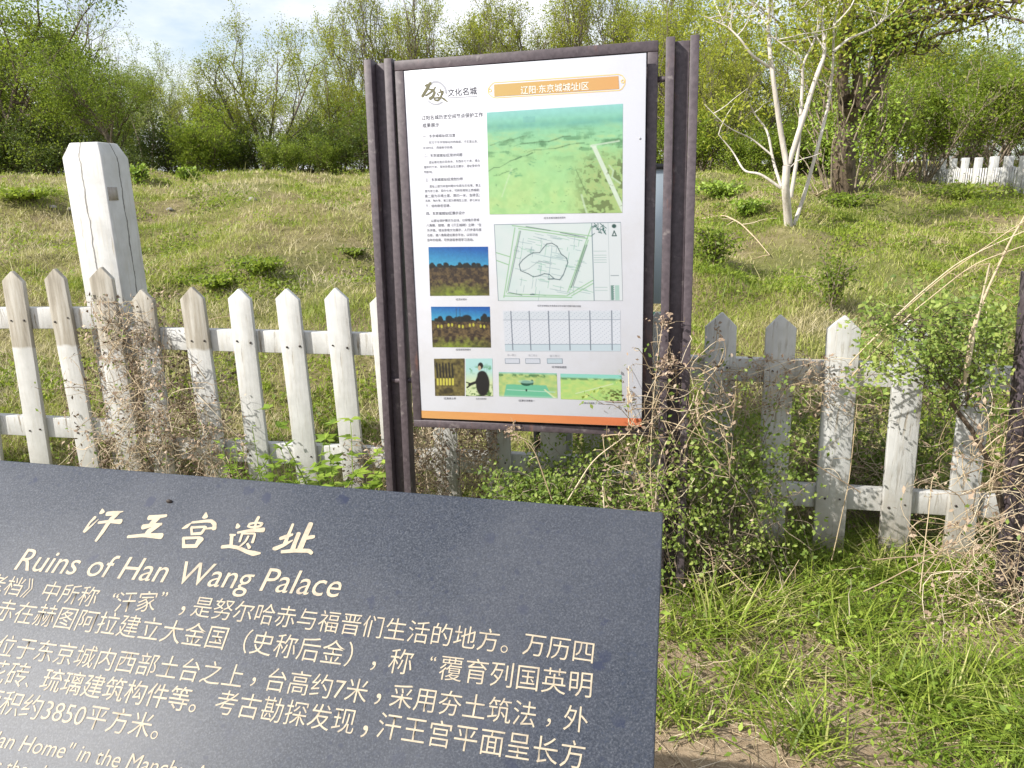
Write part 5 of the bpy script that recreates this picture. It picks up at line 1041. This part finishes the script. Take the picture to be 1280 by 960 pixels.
weed('weed_plant', 'light green lobed leaf vine climbing the fourth picket right of the tall post', 396, 650, 2.98, .74, 8, 54, True, .075)
# plants out on the slope
def clump(name, px, py, w_, h_, n, size, m, label, seed, cat='plant', group='plants on the slope'):
    r = np.random.default_rng(seed); b = hit(px, py); z = float(gz(b[0], b[1])); k = b[1]/924; rx, rz = w_*k/2, h_*k; root = empty(name, (b[0], b[1], z), label, cat, group); g = Geo(); lg = Geo(); pts = []
    for i in range(26):
        a = r.uniform(0, 6.28); e = np.array([math.cos(a)*rx*r.uniform(.1, 1), math.sin(a)*rx*r.uniform(.1, 1), rz*r.uniform(.5, 1.)]); t = np.linspace(0, 1, 6)[:, None]; P = e*t+np.array([0, 0, rz*.25])*np.sin(t*math.pi); pts.append(P[1:]); o = g.tube(P, np.linspace(.006, .003, 6), 4)
    s_ = g.build('stems', M_TWIG, root); pts = np.concatenate(pts); P = pts[r.integers(0, len(pts), n)]+r.normal(0, 1, (n, 3))*[rx*.16, rx*.16, rz*.12]; P[:, 2] = np.maximum(P[:, 2], .01); leaf_quads(lg, P, size, r, .5, .3); lg.build('leaves', m, root)
clump('leafy_plant', 173, 232, 34, 22, 260, .11, M_LF_WEED, 'bright green leafy plant on the crest right behind the tall white post', 61)
clump('leafy_plant', 235, 229, 30, 18, 220, .11, M_LF_WEED, 'bright green leafy plant on the crest to the right of the other one', 62)
clump('leafy_plant', 275, 360, 80, 15, 700, .045, M_LF_MID, 'dark green clump on the slope above the third picket right of the tall post', 63)
clump('leafy_plant', 330, 340, 90, 16, 800, .045, M_LF_MID, 'wide dark green clump on the slope above the fourth picket right of the tall post', 64)
clump('leafy_plant', 1038, 390, 95, 72, 900, .034, M_LF_DARK, 'dark leaved young shrub on the slope behind the right fence section', 67)
clump('leafy_plant', 892, 335, 90, 48, 1100, .042, M_LF_MID, 'grey green low shrub on the slope beside the right sign post', 68)
clump('leafy_plant', 900, 250, 70, 20, 700, .07, M_LF_WEED, 'bright green weed clump left of the white barked tree', 69)
clump('leafy_plant', 935, 270, 60, 18, 600, .06, M_LF_WEED, 'bright green weed clump at the left foot of the white barked tree', 70)
clump('leafy_plant', 1060, 262, 70, 20, 500, .07, M_LF_MID, 'green clump at the foot of the old dark tree', 71)
clump('leafy_plant', 1200, 250, 120, 18, 800, .07, M_LF_DARK, 'long dark clump below the far white fence', 72)
clump('leafy_plant', 30, 250, 90, 12, 500, .07, M_LF_MID, 'low green clump on the slope at the left edge', 73)
clump('leafy_plant', 445, 320, 50, 9, 400, .04, M_LF_DARK, 'small dark clump on the slope left of the sign post', 74)
rs = np.random.default_rng(8)
for px, py, lb in ((88, 262, 'pale stone on the left slope, the largest one'), (66, 259, 'small pale stone left of the largest stone'), (314, 250, 'pale stone on the crest left of the large sign'), (212, 262, 'pale stone right of the tall white post')):
    b = hit(px, py); g = Geo(); s = rs.uniform(.04, .07); a = np.arange(8)*math.pi/4; rings = [[(s*f*math.cos(t)*rs.uniform(.8, 1.2), s*f*.8*math.sin(t)*rs.uniform(.8, 1.2), s*h) for t in a] for f, h in ((1., -.2), (1.1, .15), (.75, .5), (.2, .62))]
    g.add([v for r_ in rings for v in r_], [[k*8+i, k*8+(i+1) % 8, k*8+8+(i+1) % 8, k*8+8+i] for k in range(3) for i in range(8)]+[[24, 25, 26, 27], [24, 27, 28, 31], [28, 29, 30, 31]]); o = g.build('stone', M_STONE, smooth=True); o.location = Vector(b); tag(o, lb, 'stone', 'stones on the slope')
